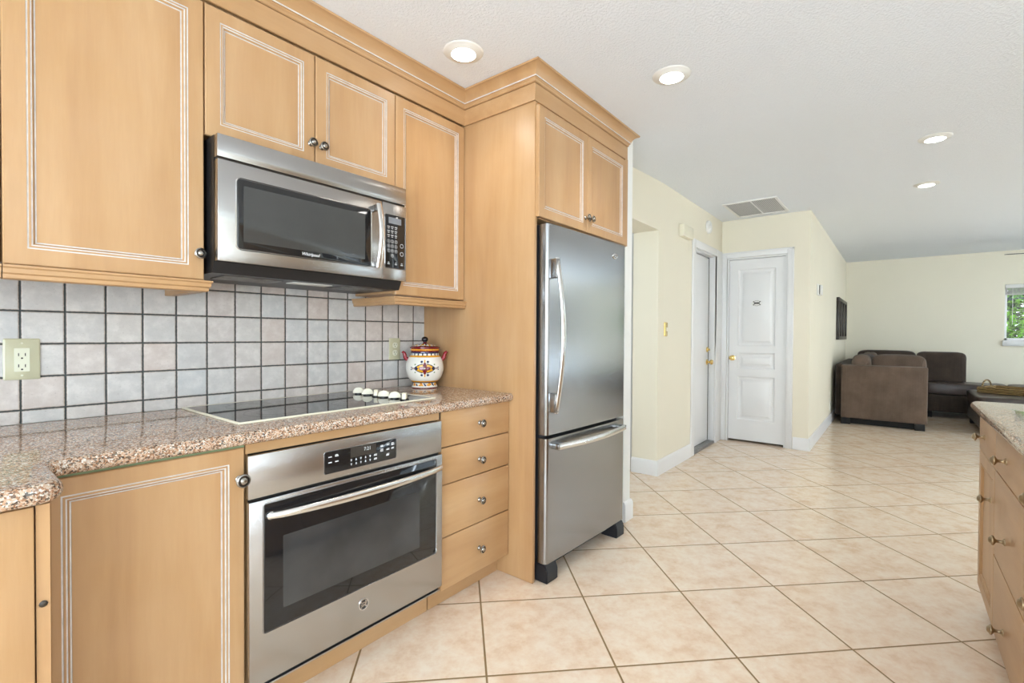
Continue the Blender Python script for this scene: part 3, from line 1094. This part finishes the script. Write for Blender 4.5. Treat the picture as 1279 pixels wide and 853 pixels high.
glass_panel(1.262, 1.328, 1.637, 1.663, .001, MY - .0012, .0006).build('display', M['lcd'], pn)
for k in range(10):
    i, j = (k % 3, k // 3) if k < 9 else (1, 3)
    text(str((k + 1) % 10), 'digit', .010, (1.262 + i * .019, MY - .0014, 1.561 - j * .020), M['print'], pn, .0001)

# ------------------------------------------------------------------ oven
ov = thing('wall_oven', 'stainless built-in oven below the cooktop', 'oven', (.96, 1.75, .125))
OX0, OX1, OY = .5975, 1.3345, 1.430
MB().box(.6115, 1.3285, OY + .032, 2.0, .1255, .812).build('casing', M['black'], ov)
MB().box(OX0 + .006, OX1 - .006, OY + .014, OY + .0315, .1255, .814).build('backing', M['black'], ov)
cp = MB().box(OX0 - .0055, OX1, OY + .002, OY + .0135, .690, .8155, .002).build('control_panel', M['steel_oven'], ov)
bezel(.824, 1.108, .7125, .783, .006, OY + .002, .0016, .002).build('panel_trim', M['chrome'], cp)
glass_panel(.919, 1.021, .7475, .7815, .001, OY + .0008, .0004).build('clock_window', M['gap'], cp)
text('7:21', 'clock_digits', .017, (.985, OY + .0004, .768), M['led'], cp, .0001)
b = glass_panel(.824, 1.108, .7125, .783, .006, OY + .002, .0012)
for i, x in enumerate((.844, .868)):
    for j, z in enumerate((.765, .747)):
        b.box(x - .006, x + .006, OY + .0004, OY + .0008, z - .0016, z + .0016, m=1)
        if i == 1 and j == 0:
            b.box(x - .006, x + .004, OY + .0004, OY + .0008, z + .003, z + .005, m=1)
for i in range(5):
    for j in range(2):
        x, z = .922 + i * .0185, .7395 - j * .0135
        b.box(x - .0014, x + .0014, OY + .0004, OY + .0008, z - .0035, z + .0035, m=1)
        b.box(x - .0032, x + .0032, OY + .0004, OY + .0008, z + .0012 - .004 * (i % 2), z + .0026 - .004 * (i % 2), m=1)
for x, z in ((1.018, .7385), (1.018, .725), (1.045, .765), (1.045, .752), (1.045, .748), (1.071, .766), (1.092, .767), (1.071, .749), (1.092, .750), (1.071, .731), (1.093, .763), (1.070, .7285)):
    b.box(x - .0065, x + .0055, OY + .0004, OY + .0008, z - .0013, z + .0013, m=1)
    b.box(x - .005, x + .006, OY + .0004, OY + .0008, z + .0025, z + .0042, m=1)
b.build('display_panel', [M['black_gloss'], M['print']], cp)
dr = MB().box(OX0 - .0055, OX1, OY - .004, OY + .0135, .146, .6825, .003).build('door', M['steel_oven'], ov)
bezel(.631, 1.2995, .2925, .670, .006, OY - .004, .0025).build('window_trim', M['chrome'], dr)
glass_panel(.632, 1.2985, .2935, .669, .005, OY - .004, .0012).build('window_surround', M['black_gloss'], dr)
glass_panel(.688, 1.215, .344, .562, .004, OY - .0052, .0005).build('window', M['oven_glass'], dr)
pts = []
for i in range(25):
    u = i / 24
    e = math.sin(PI * u) ** .6
    pts.append((.645 + .675 * u, OY - .012 - .040 * e, .634))
MB().tube(pts, [.0105 + .0035 * math.sin(PI * min(1, i / 24)) for i in range(25)], 14, flat=.75).build('handle', M['steel_bright'], dr)
for x in (.650, 1.315):
    MB().lathe([(.012, 0), (.012, .010), (.009, .013), (0, .014)], (x, OY - .004, .634), (0, -1, 0), 16).build('handle_mount', M['steel_bright'], dr)
lg = MB().lathe([(0, 0), (.0195, 0), (.0195, .002), (.0165, .0026), (.0160, .0014), (0, .0014)], (.967, OY - .004, .232), (0, -1, 0), 32, mats=[0, 0, 0, 0, 1]).build('emblem', [M['chrome'], M['black']], dr)
text('GE', 'monogram', .019, (.967, OY - .0056, .232), M['chrome'], lg, .0003, shear=.25, bold=.0004)
for k in range(4):
    a = R(45 + 90 * k)
    MB().pillow((.967 + .0125 * math.cos(a), OY - .0057, .232 + .0125 * math.sin(a)), (.0022, .0004, .0022), 1, 6).build('swirl', M['chrome'], lg)
MB().box(OX0 - .004, OX1 - .004, OY + .004, OY + .0135, .1265, .1325, .001).build('vent_trim', M['steel_oven'], ov)

# ------------------------------------------------------------------ outlets on the tiles
o = thing('wall_outlet', 'wide ivory outlet plate at the far left of the tiled backsplash', 'outlet', (.206, YT, 1.083), 'outlets on the backsplash')
p = MB().rings([rr(.166, .246, 1.021, 1.146, .004, YT - .0003), rr(.166, .246, 1.021, 1.146, .004, YT - .004), rr(.170, .242, 1.025, 1.142, .003, YT - .007)], 0).build('cover_plate', M['ivory'], o)
q = MB().rings([rr(.189, .2225, 1.046, 1.117, .002, YT - .0068), rr(.189, .2225, 1.046, 1.117, .002, YT - .0085)], 0).build('receptacle', M['ivory_light'], o)
b = MB()
for z in (1.094, 1.060):
    for x in (.1985, .213):
        b.box(x - .0011, x + .0011, YT - .0088, YT - .0084, z - .001, z + .008)
    b.lathe([(0, 0), (.0026, 0), (.0026, .0003), (0, .0003)], (.2058, YT - .0085, z - .0075), (0, -1, 0), 10)
b.build('slot', M['gap'], q)
for z in (1.034, 1.132):
    MB().lathe([(0, 0), (.003, 0), (.0025, .001), (0, .001)], (.2058, YT - .007, z), (0, -1, 0), 10).build('screw', M['ivory_light'], p)
o = thing('wall_outlet', 'small ivory double outlet on the tiles beside the painted jar', 'outlet', (1.595, YT, 1.088), 'outlets on the backsplash')
p = MB().rings([rr(1.560, 1.630, 1.031, 1.145, .004, YT - .0003), rr(1.560, 1.630, 1.031, 1.145, .004, YT - .004), rr(1.564, 1.626, 1.035, 1.141, .003, YT - .006)], 0).build('cover_plate', M['ivory'], o)
for z in (1.108, 1.068):
    q = MB().rings([rr(1.580, 1.610, z - .0145, z + .0145, .012, YT - .0058), rr(1.580, 1.610, z - .0145, z + .0145, .012, YT - .0075)], 0).build('receptacle', M['ivory_light'], p)
    b = MB()
    for x in (1.589, 1.602):
        b.box(x - .0012, x + .0012, YT - .0078, YT - .0074, z - .001, z + .008)
    b.lathe([(0, 0), (.0026, 0), (.0026, .0003), (0, .0003)], (1.5955, YT - .0075, z - .007), (0, -1, 0), 10)
    b.build('slot', M['gap'], q)

# ------------------------------------------------------------------ painted jar
JX, JY, JZ = 1.690, 1.944, ZT + .0004
jar = thing('painted_jar', 'white pottery jar with red handles and painted red and yellow flower on the worktop corner', 'jar', (JX, JY, JZ))
WH, YE, RD, NV, OR, BK = (.80, .77, .70), (.72, .36, .02), (.16, .008, .014), (.012, .018, .060), (.70, .25, .03), (.012, .010, .014)
FACE = math.atan2(-JY, -JX)     # towards the open room


def jar_paint(th, z, r):
    u = ((th - FACE + PI) % (2 * PI) - PI) * .098    # metres round the belly from the motif
    if z < .006:
        return RD
    if z < .014:
        return WH
    if z < .030:
        k = math.sin(th * 9) + .6 * math.sin(th * 17 + z * 300)
        return OR if k > .7 else NV if k < -.9 else YE if k > .2 else WH
    if z < .034:
        return NV
    if z < .041:
        return YE if math.sin(th * 40) > -.4 else OR
    if z > .181:
        return RD if z > .189 else NV
    if z > .172:
        return NV if math.sin(th * 20) > .55 else WH
    if z > .162:
        return YE if math.sin(th * 26 + (z - .165) * 300) > -.5 else OR
    v = z - .1065
    for s in (-1, 1):
        if math.hypot(u - s * .044, v) < .0085:
            return NV
        if math.hypot(u - s * .066, (v) * 1) < .0065 and math.sin(math.atan2(v, u - s * .066) * 5) > -.3:
            return RD
        if math.hypot(u - s * .074, v - .005) < .004 or math.hypot(u - s * .074, v + .005) < .004:
            return NV
        for vv in (-1, 1):
            if math.hypot(u - s * .0165, v - vv * .034) < .0062:
                return NV
            if math.hypot(u - s * .052, v - vv * .020) < .0036:
                return (.10, .18, .05)
    a = math.atan2(v, u)
    rad = math.hypot(u, v)
    if rad < .0045:
        return (.10, .12, .06) if rad > .002 else WH
    if rad < .0225 + .0085 * math.cos(a * 4):
        return RD
    if abs(v) < .026 * max(0, 1 - (abs(u) / .060) ** 2) and abs(u) > .010:
        e = .026 * max(0, 1 - (abs(u) / .060) ** 2)
        return YE if abs(v) < e - .0045 else NV
    if abs(u) < .0065 * max(0, 1 - (abs(v) / .045) ** 2) ** .5 and abs(v) < .045:
        return YE
    return WH


def lid_paint(th, z, r):
    if z < .196:
        return RD
    if z < .2045 and r > .068:
        return YE if math.sin(th * 30) > 0 else OR
    if r > .066:
        return RD
    if r > .056:
        return BK if r > .064 else YE if math.sin(th * 16) > .3 else WH
    if r > .028:
        k = math.sin(th * 8)
        return NV if k > .75 else YE if k < -.4 else WH
    if z < .238:
        return RD
    return BK


def painted(name, prof, paint, parent, n=180):
    """revolved pottery body whose glaze colours follow a painted pattern"""
    fine = []
    for (r0, z0), (r1, z1) in zip(prof[:-1], prof[1:]):
        k = max(1, int(math.hypot(r1 - r0, z1 - z0) / .0012))
        fine += [(r0 + (r1 - r0) * i / k, z0 + (z1 - z0) * i / k) for i in range(k)]
    fine.append(prof[-1])
    verts, faces, cols = [], [], []
    for r, z in fine:
        for i in range(n):
            a = 2 * PI * i / n
            verts.append((max(r, 1e-4) * math.cos(a), max(r, 1e-4) * math.sin(a), z))
            cols.append(paint(a, z, r))
    for j in range(len(fine) - 1):
        for i in range(n):
            k = (i + 1) % n
            faces.append((j * n + i, j * n + k, j * n + n + k, j * n + n + i))
    me = bpy.data.meshes.new(name)
    me.from_pydata(verts, [], faces)
    at = me.color_attributes.new('paint', 'FLOAT_COLOR', 'POINT')
    for i, c in enumerate(cols):
        at.data[i].color = (*c, 1)
    me.materials.append(M['pottery'])
    me.shade_smooth()
    me.set_sharp_from_angle(angle=R(50))
    o = bpy.data.objects.new(name, me)
    COL.objects.link(o)
    o.parent = parent
    return o


def smooth_prof(pts, n=6):
    out = []
    for i in range(len(pts) - 1):
        p0, p1, p2, p3 = pts[max(i - 1, 0)], pts[i], pts[i + 1], pts[min(i + 2, len(pts) - 1)]
        for k in range(n):
            t = k / n
            out.append(tuple(.5 * (2 * p1[c] + (p2[c] - p0[c]) * t + (2 * p0[c] - 5 * p1[c] + 4 * p2[c] - p3[c]) * t * t + (3 * p1[c] - p0[c] - 3 * p2[c] + p3[c]) * t ** 3) for c in (0, 1)))
    out.append(pts[-1])
    return out


JS = 1.0
body = painted('body', [(0, 0), (.060, 0), (.067, .001)] + smooth_prof([(.067, .006), (.063, .016), (.0615, .026), (.070, .036), (.086, .056), (.0965, .085), (.0985, .110), (.094, .138), (.085, .158), (.0755, .170)]) + [(.072, .176), (.0735, .186), (.073, .192), (.066, .192)], jar_paint, jar)
lid = painted('lid', [(.066, .1925), (.074, .1935), (.076, .197), (.074, .201)] + [(.073, .206), (.078, .209), (.078, .213)] + smooth_prof([(.072, .217), (.058, .223), (.040, .229), (.022, .232), (.012, .234), (.0085, .239)]) + smooth_prof([(.0085, .241), (.0150, .246), (.0175, .254), (.0145, .263), (.007, .268), (0, .269)]), lid_paint, jar)
for s in (-1, 1):
    d = Vector((math.cos(FACE + s * PI / 2), math.sin(FACE + s * PI / 2), 0))
    c = Vector((JX, JY, JZ))
    pts = [c + d * a + Vector((0, 0, z)) for a, z in ((.082, .146), (.095, .152), (.101, .160), (.103, .172), (.107, .182), (.113, .187), (.117, .182))]
    MB().tube(pts, [.0105, .0105, .010, .0095, .0095, .0085, .006], 10).build('handle', plain('dark_red_glaze', (.26, .012, .020), .15) if s < 0 else bpy.data.materials['dark_red_glaze'], jar)
jar.scale = (JS,) * 3

# ------------------------------------------------------------------ fridge (turned a touch towards the room)
FX, FY, FRZ = 1.836, 1.262, R(-1.8)
fr = thing('refrigerator', 'stainless bottom-freezer refrigerator inside the tall maple cabinet', 'refrigerator', (FX, FY, 0), rz=FRZ)
FW = .766
X = lambda u: FX + u
Y = lambda v: FY + v
MB().box(X(.004), X(FW - .004), Y(.062), Y(.74), .035, 1.686, .004).build('body', M['black'], fr)
MB().box(X(.004), X(FW - .004), Y(.050), Y(.0615), .10, 1.680).build('gasket', M['rubber'], fr)


def fridge_door(z0, z1):
    P = []
    r = .018
    for i in range(9):
        a = R(180 + 90 * i / 8)
        P.append((X(r + r * math.cos(a)), Y(r + r * math.sin(a))))
    for i in range(1, 8):       # very slightly bowed front
        u = i / 8
        P.append((X(r + (FW - 2 * r) * u), Y(-.004 * math.sin(PI * u))))
    for i in range(9):
        a = R(270 + 90 * i / 8)
        P.append((X(FW - r + r * math.cos(a)), Y(r + r * math.sin(a))))
    P += [(X(FW), Y(.0495)), (X(0), Y(.0495))]
    return MB().prism(P, 'z', z0, z1)


ud = fridge_door(.697, 1.684).build('door', M['steel_fridge'], fr)
ld = fridge_door(.092, .680).build('freezer_drawer', M['steel_fridge'], fr)
pts = [(X(.034), Y(-.030 - .040 * math.sin(PI * i / 16)), .803 + .720 * i / 16) for i in range(17)]
MB().tube(pts, [.015] * 17, 12, flat=.55).build('handle', M['steel_bright'], ud)
for z in (.850, 1.475):
    MB().box(X(.016), X(.046), Y(-.040), Y(.002), z - .045, z + .045, .004).build('handle_mount', M['steel_fridge'], ud)
pts = [(X(.055 + .655 * i / 16), Y(-.030 - .030 * math.sin(PI * i / 16)), .640) for i in range(17)]
MB().tube(pts, [.016] * 17, 12, flat=.6).build('handle', M['steel_bright'], ld)
for u in (.075, .69):
    MB().box(X(u - .03), X(u + .03), Y(-.038), Y(.002), .628, .654, .004).build('handle_mount', M['steel_fridge'], ld)
e = MB().lathe([(0, 0), (.027, 0), (.027, .003), (.0235, .005), (.022, .0035), (0, .0035)], (X(.632), Y(-.0025), 1.610), (0, -1, 0), 28, sx=1, sy=.56).build('emblem', M['chrome'], ud)
MB().tube([(X(.632) + .019 * math.cos(a * .35), Y(-.0068), 1.610 + .007 * math.sin(a * .35)) for a in range(0, 16)], .0012, 6).build('emblem_swirl', M['black'], e)
for z in (1.45, 1.03):
    MB().lathe([(0, 0), (.004, 0), (.003, .001), (0, .001)], (X(FW - .012), Y(.0015), z), (0, -1, 0), 10).build('door_plug', M['black'], ud)
for u in (.002, FW - .092):
    b = MB()
    b.prism([(Y(-.006), .001), (Y(.10), .001), (Y(.10), .088), (Y(.01), .088), (Y(-.006), .060)], 'x', X(u), X(u + .09))
    bmesh.ops.bevel(b.bm, geom=b.bm.edges[:], offset=.005, segments=2, affect='EDGES')
    b.build('foot', M['rubber'], fr)
MB().box(X(.095), X(FW - .095), Y(.09), Y(.10), .012, .088).build('toe_grille', M['rubber'], fr)

# ================================================================== ISLAND
isl = thing('island_cabinet', 'maple island base at the right with drawers and a panelled door', 'cabinet', (1.7, -.6, 0))
IY = -.287
MB().box(.9, 2.892, -.95, IY - .021, .095, .845).build('body', M['wood'], isl)
MB().box(.95, 2.84, -.90, IY - .085, .001, .0945).build('toe_kick', M['wood_h'], isl)
dd = MB().box(2.4685, 2.8875, IY - .0205, IY, .688, .832, .002).build('drawer', M['wood_h'], isl)
d = panel_door(2.4685, 2.8875, .100, .683, IY - .0205, 1, .050, glaze=False).build('door', [M['wood'], M['glaze']], isl, 25)


def island_knob(parent, x, z):
    pr = [(.0115, 0), (.0115, .002), (.009, .004), (.006, .006), (.005, .010), (.0052, .019), (.0075, .022), (.0125, .0245), (.0160, .0275), (.0165, .030), (.0150, .0325), (.0120, .0335), (.0105, .0345), (.0092, .0370), (.0060, .0392), (0, .0400)]
    MB().lathe(pr, (x, IY, z), (0, 1, 0), 24).build('knob', M['bronze'], parent, 60)


island_knob(dd, 2.735, .757)
island_knob(d, 2.545, .550)
for z0, z1, kz in ((.688, .832, .757), (.3765, .683, .490), (.100, .3715, .190)):
    dd = MB().box(1.545, 2.4635, IY - .0205, IY, z0, z1, .002).build('drawer', M['wood_h'], isl)
    island_knob(dd, 2.245, kz)
    island_knob(dd, 1.755, kz)
for z0, z1, kz in ((.688, .832, .757), (.100, .683, None)):
    dd = MB().box(.905, 1.540, IY - .0205, IY, z0, z1, .002).build('drawer' if kz else 'door', M['wood_h'], isl)
    if kz:
        island_knob(dd, 1.22, kz)
ol = arc(2.905, -.303, .045, 90, 0, 6)[::1]
ol = [(.85, -.258, 0, 1)] + [(2.0, -.258, 0, 1)] + arc(2.905, -.303, .045, 90, 0, 6) + arc(2.905, -.945, .045, 0, -90, 6) + [(.85, -.990, 0, -1)]
solo(bullnose_slab(ol, ZB - .0005 + .001, ZT), 'island_worktop', M['granite'], 'speckled granite worktop with rounded corner on the island at the right', 'worktop')

# ================================================================== CEILING FITTINGS
LBL = ['round recessed ceiling light nearest the kitchen cabinets', 'round recessed ceiling light in front of the tall fridge cabinet',
       'recessed ceiling light over the walkway, nearer of the small right-hand pair', 'recessed ceiling light over the walkway, farther of the small right-hand pair']
for (x, y, z), lb in zip(((1.511, 1.491, ZK), (2.255, .847, ZK), (4.12, -.178, ZC), (5.32, -.18, ZC)), LBL):
    t = thing('recessed_light', lb, 'ceiling light', (x, y, z), 'recessed ceiling lights')
    MB().lathe([(.053, -.014), (.058, -.013), (.066, -.009), (.078, -.005), (.086, -.003), (.088, -.0006), (.053, -.0006), (.053, -.014)], (x, y, z), (0, 0, 1), 36, caps=False).build('trim_ring', M['white_plastic'], t)
    MB().lathe([(0, -.0125), (.040, -.0125), (.0525, -.0115), (.0525, -.0016), (0, -.0016)], (x, y, z), (0, 0, 1), 36).build('lens', M['lens'], t)
    spot('downlight', (x, y, z - .03), 7 if x < 2 else 20 if x < 4.5 else 14)
# further downlights of the same kitchen, above and behind the camera
v = thing('return_air_vent', 'grey two-panel return air vent in the ceiling before the closet door', 'vent', (5.25, 1.09, ZC))
b = MB()
VX0, VX1, VY0, VY1 = 4.93, 5.555, .865, 1.345
for a in ((VX0, VX1, VY0, VY0 + .028), (VX0, VX1, VY1 - .028, VY1), (VX0, VX0 + .028, VY0 + .028, VY1 - .028), (VX1 - .028, VX1, VY0 + .028, VY1 - .028)):
    b.box(a[0], a[1], a[2], a[3], ZC - .012, ZC - .0005, .003)
b.build('frame', M['white_paint'], v)
MB().box(VX0 + .0285, VX1 - .0285, 1.090, 1.102, ZC - .011, ZC - .0005).build('mullion', M['white_paint'], v)
for y0, y1 in ((VY0 + .0285, 1.0895), (1.1025, VY1 - .0285)):
    MB().box(VX0 + .0285, VX1 - .0285, y0, y1, ZC - .006, ZC - .0005).build('grille', M['vent'], v)

# ceiling fan of the living room
fx, fy = 9.0, -1.9
fan = thing('ceiling_fan', 'ceiling fan at the right edge, only one blade tip showing', 'fan', (fx, fy, ZC))
MB().lathe([(.07, -.001), (.07, -.03), (.02, -.05), (.013, -.06), (.013, -.14), (.09, -.15), (.11, -.18), (.11, -.24), (.06, -.27), (0, -.275)], (fx, fy, ZC), (0, 0, 1), 28).build('motor', M['white_plastic'], fan)
for k in range(5):
    a = R(97 + 72 * k)
    rot = Matrix.Translation((fx, fy, ZC - .20)) @ Matrix.Rotation(a, 4, 'Z') @ Matrix.Rotation(R(-5), 4, 'X')
    MB().prism([(.10, -.035), (.30, -.06), (.76, -.072), (.81, -.05), (.82, 0), (.81, .05), (.76, .072), (.30, .06), (.10, .035)], 'z', -.003, .003).build('blade', M['dark_wood'], fan, rot=rot)

# ================================================================== HALL DETAILS
o = solo(MB().box(4.325, 4.585, YH - .05, YH - .0005, 2.065, 2.175, .008), 'door_chime', M['cream_plastic'], 'cream door chime box high on the hall wall', 'chime', base=(4.455, YH, 2.12))
sm = thing('smoke_detector', 'round white detector high on the hall wall above the side door', 'detector', (5.17, YH, 2.295))
MB().lathe([(.068, .0005), (.068, .018), (.060, .028), (.045, .032), (.043, .029), (.020, .030), (.018, .034), (0, .034)], (5.17, YH, 2.295), (0, -1, 0), 30).build('case', M['white_plastic'], sm)
sw = thing('light_switch', 'brass light switch plate on the cream hall wall', 'switch', (4.03, YH, 1.222))
MB().rings([rr(3.993, 4.067, 1.162, 1.282, .004, YH - .0004), rr(3.993, 4.067, 1.162, 1.282, .004, YH - .004), rr(3.998, 4.062, 1.167, 1.277, .004, YH - .007)], 0).build('cover_plate', M['brass'], sw)
MB().box(4.021, 4.039, YH - .016, YH - .006, 1.205, 1.238, .003).build('toggle', M['cream_plastic'], sw)
# thermostat, picture, outlet on the living-room side wall
th = thing('thermostat', 'small white thermostat on the wall right of the closet door', 'thermostat', (6.32, Y2, 1.69))
MB().box(6.20, 6.40, Y2 - .018, Y2 - .0005, 1.625, 1.745, .005).build('case', M['white_plastic'], th)
MB().box(6.27, 6.385, Y2 - .040, Y2 - .0185, 1.630, 1.740, .004).build('front_cover', M['white_plastic'], th)
MB().box(6.255, 6.268, Y2 - .024, Y2 - .0185, 1.635, 1.735).build('side_slot', M['gap'], th)
pf = thing('picture_frame', 'dark framed picture with three narrow panes on the living-room side wall', 'picture', (9.1, Y2, 1.43))
PX0, PX1, PZ0, PZ1 = 8.42, 9.80, 1.125, 1.745
b = MB()
for a in ((PX0, PX1, PZ0, PZ0 + .05), (PX0, PX1, PZ1 - .05, PZ1), (PX0, PX0 + .09, PZ0 + .05, PZ1 - .05), (PX1 - .09, PX1, PZ0 + .05, PZ1 - .05)):
    b.box(a[0], a[1], Y2 - .038, Y2 - .001, a[2], a[3], .004)
b.build('frame', M['dark_wood'], pf)
for x in (8.87, 9.27):
    MB().box(x, x + .08, Y2 - .034, Y2 - .001, PZ0 + .0505, PZ1 - .0505, .003).build('mullion', M['dark_wood'], pf)
for x0, x1 in ((PX0 + .0905, 8.8695), (8.9505, 9.2695), (9.3505, PX1 - .0905)):
    MB().box(x0, x1, Y2 - .012, Y2 - .001, PZ0 + .0505, PZ1 - .0505).build('picture', M['picture_print'], pf)
wo = thing('wall_outlet', 'low white wall outlet near the sofa on the living-room side wall', 'outlet', (7.72, Y2, .24))
MB().box(7.68, 7.76, Y2 - .007, Y2 - .0005, .18, .30, .002).build('cover_plate', M['white_plastic'], wo)
for z in (.215, .265):
    MB().box(7.704, 7.736, Y2 - .010, Y2 - .0072, z - .015, z + .015, .001).build('receptacle', M['ivory_light'], wo)
# white door frame in the side room seen through the opening
b = MB()
b.box(3.862, 3.895, 1.80, 1.88, 0, 2.03, .004)
structure(b, 'trim_3', M['white_paint'])

# ================================================================== LIVING ROOM
so = thing('sectional_sofa', 'dark brown corduroy corner sofa against the far living-room wall', 'sofa', (8.9, 0, 0))
SX0 = 7.80
MB().box(SX0, SX0 + .16, -.310, .575, .085, .792, .016, 3).build('arm', M['corduroy'], so)
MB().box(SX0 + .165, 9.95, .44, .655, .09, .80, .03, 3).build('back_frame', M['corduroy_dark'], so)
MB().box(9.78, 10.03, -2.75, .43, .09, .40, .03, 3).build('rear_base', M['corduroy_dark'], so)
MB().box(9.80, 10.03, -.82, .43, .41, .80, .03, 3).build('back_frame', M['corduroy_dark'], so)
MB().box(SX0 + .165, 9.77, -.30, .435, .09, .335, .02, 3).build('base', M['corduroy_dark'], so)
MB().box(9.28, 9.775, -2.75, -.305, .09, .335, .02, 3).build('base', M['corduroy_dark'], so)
MB().pillow((8.40, .065, .425), (.43, .375, .085), .22, 16, .01, 1).build('seat_cushion', M['corduroy'], so)
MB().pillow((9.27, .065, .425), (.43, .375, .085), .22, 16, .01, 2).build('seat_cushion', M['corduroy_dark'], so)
MB().pillow((9.53, -.77, .425), (.265, .45, .085), .2, 16, .01, 3).build('seat_cushion', M['leather'], so)
MB().pillow((9.53, -1.90, .425), (.265, .66, .085), .16, 16, .01, 4).build('seat_cushion', M['leather'], so)
MB().pillow((8.18, -.02, .70), (.12, .29, .235), .42, 18, .02, 5).build('back_cushion', M['corduroy'], so)
MB().pillow((8.12, .37, .72), (.16, .12, .20), .6, 16, .03, 6).build('back_cushion', M['corduroy'], so)
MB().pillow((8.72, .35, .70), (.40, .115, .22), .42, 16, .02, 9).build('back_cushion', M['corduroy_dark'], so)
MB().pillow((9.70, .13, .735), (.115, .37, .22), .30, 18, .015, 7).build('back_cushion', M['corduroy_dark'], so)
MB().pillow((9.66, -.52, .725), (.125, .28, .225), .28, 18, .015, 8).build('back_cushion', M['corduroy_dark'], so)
MB().box(SX0 + .10, 9.7, -.28, .55, .002, .084).build('plinth', M['soft_black'], so)
for x, y in ((SX0 + .01, .47), (SX0 + .01, -.29), (9.3, -.42), (9.3, -2.7)):
    MB().box(x, x + .10, y, y + .10, .001, .084, .004).build('foot', M['soft_black'], so)
solo(MB().pillow((9.36, .32, .725), (.20, .10, .205), .5, 16, .03, 11), 'throw_pillow', M['corduroy'], 'lighter brown throw pillow propped in the corner of the sofa', 'pillow', base=(9.36, .32, .52))

ot = thing('ottoman', 'large dark brown ottoman in front of the sofa bench', 'ottoman', (8.4, -1.6, 0))
MB().box(7.98, 9.12, -2.5, -.775, .085, .315, .02, 3).build('base', M['corduroy_dark'], ot)
MB().pillow((8.55, -1.635, .385), (.59, .88, .075), .17, 18, .004, 12).build('cushion', M['leather'], ot)
for x, y in ((8.0, -.88), (8.98, -.88), (8.0, -2.46), (8.98, -2.46)):
    MB().box(x, x + .10, y, y + .08, .001, .084, .004).build('foot', M['soft_black'], ot)
tx, ty, TZ = 8.50, -1.36, .4615
tr = thing('wicker_tray', 'long wicker tray with looped handles resting on the ottoman', 'tray', (tx, ty, TZ), rz=R(-30))
TX0, TX1, TY0, TY1 = tx - .21, tx + .21, ty - .50, ty + .50
MB().box(TX0 + .02, TX1 - .02, TY0 + .02, TY1 - .02, TZ, TZ + .012).build('bottom', M['wicker'], tr)
b = MB()
for k in range(4):
    z = TZ + .012 + k * .019
    q = .005 * (k % 2)
    b.tube([(TX0 + q, TY0 + .01, z), (TX1 - q, TY0, z), (TX1 - q, TY1 - q, z), (TX0 + q, TY1 - q, z), (TX0 + q, TY0, z)], .0108, 8)
b.build('rim', M['wicker'], tr)
for y in (TY0, TY1):
    b = MB()
    b.tube([(tx + .10 * math.cos(a * PI / 10), y, TZ + .070 + .085 * math.sin(a * PI / 10)) for a in range(0, 11)], .009, 8)
    b.build('handle', M['wicker'], tr)

# ================================================================== OUTSIDE THE FAR WINDOW
sh = thing('garden_shrub', 'bright green leafy shrub outside the far living-room window', 'shrub', (11.3, -1.8, 0))
rnd = random.Random(3)
b = MB()
for k in range(13000):
    x = 10.65 + abs(rnd.gauss(0, .30))
    y = rnd.uniform(-2.9, -.9)
    z = rnd.uniform(.6, 2.9)
    s = rnd.uniform(.03, .065)
    q = Matrix.Rotation(rnd.uniform(0, 6.28), 3, 'Z') @ Matrix.Rotation(rnd.uniform(-1.1, 1.1), 3, 'X') @ Matrix.Rotation(rnd.uniform(-.9, .9), 3, 'Y')
    pts = [q @ Vector(p) * s for p in ((-1, 0, 0), (-.3, -.48, .12), (.6, -.38, .1), (1.2, 0, -.15), (.6, .38, .1), (-.3, .48, .12), (.1, 0, 0))]
    vs = [Vector((x, y, z)) + p for p in pts]
    b.add(vs, [(0, 1, 6), (1, 2, 6), (2, 3, 6), (3, 4, 6), (4, 5, 6), (5, 0, 6)], 1 if rnd.random() < .28 else 0)
lf = b.build('foliage', [M['leaf_a'], M['leaf_b']], sh, smooth=0)
b = MB()
for k in range(14):
    x, y = 11.05 + rnd.uniform(-.15, .3), -3.2 + k * .22
    b.tube([(x, y, 0), (x + rnd.uniform(-.1, .1), y + rnd.uniform(-.1, .1), 1.0), (x + rnd.uniform(-.2, .2), y + rnd.uniform(-.2, .2), 2.1)], [.03, .02, .006], 6)
b.build('branches', M['stem'], sh)
gr = MB().box(10.26, 16, -8, 4, -.15, -.05)
structure(gr, 'ground_outside', M['leaf_a'])
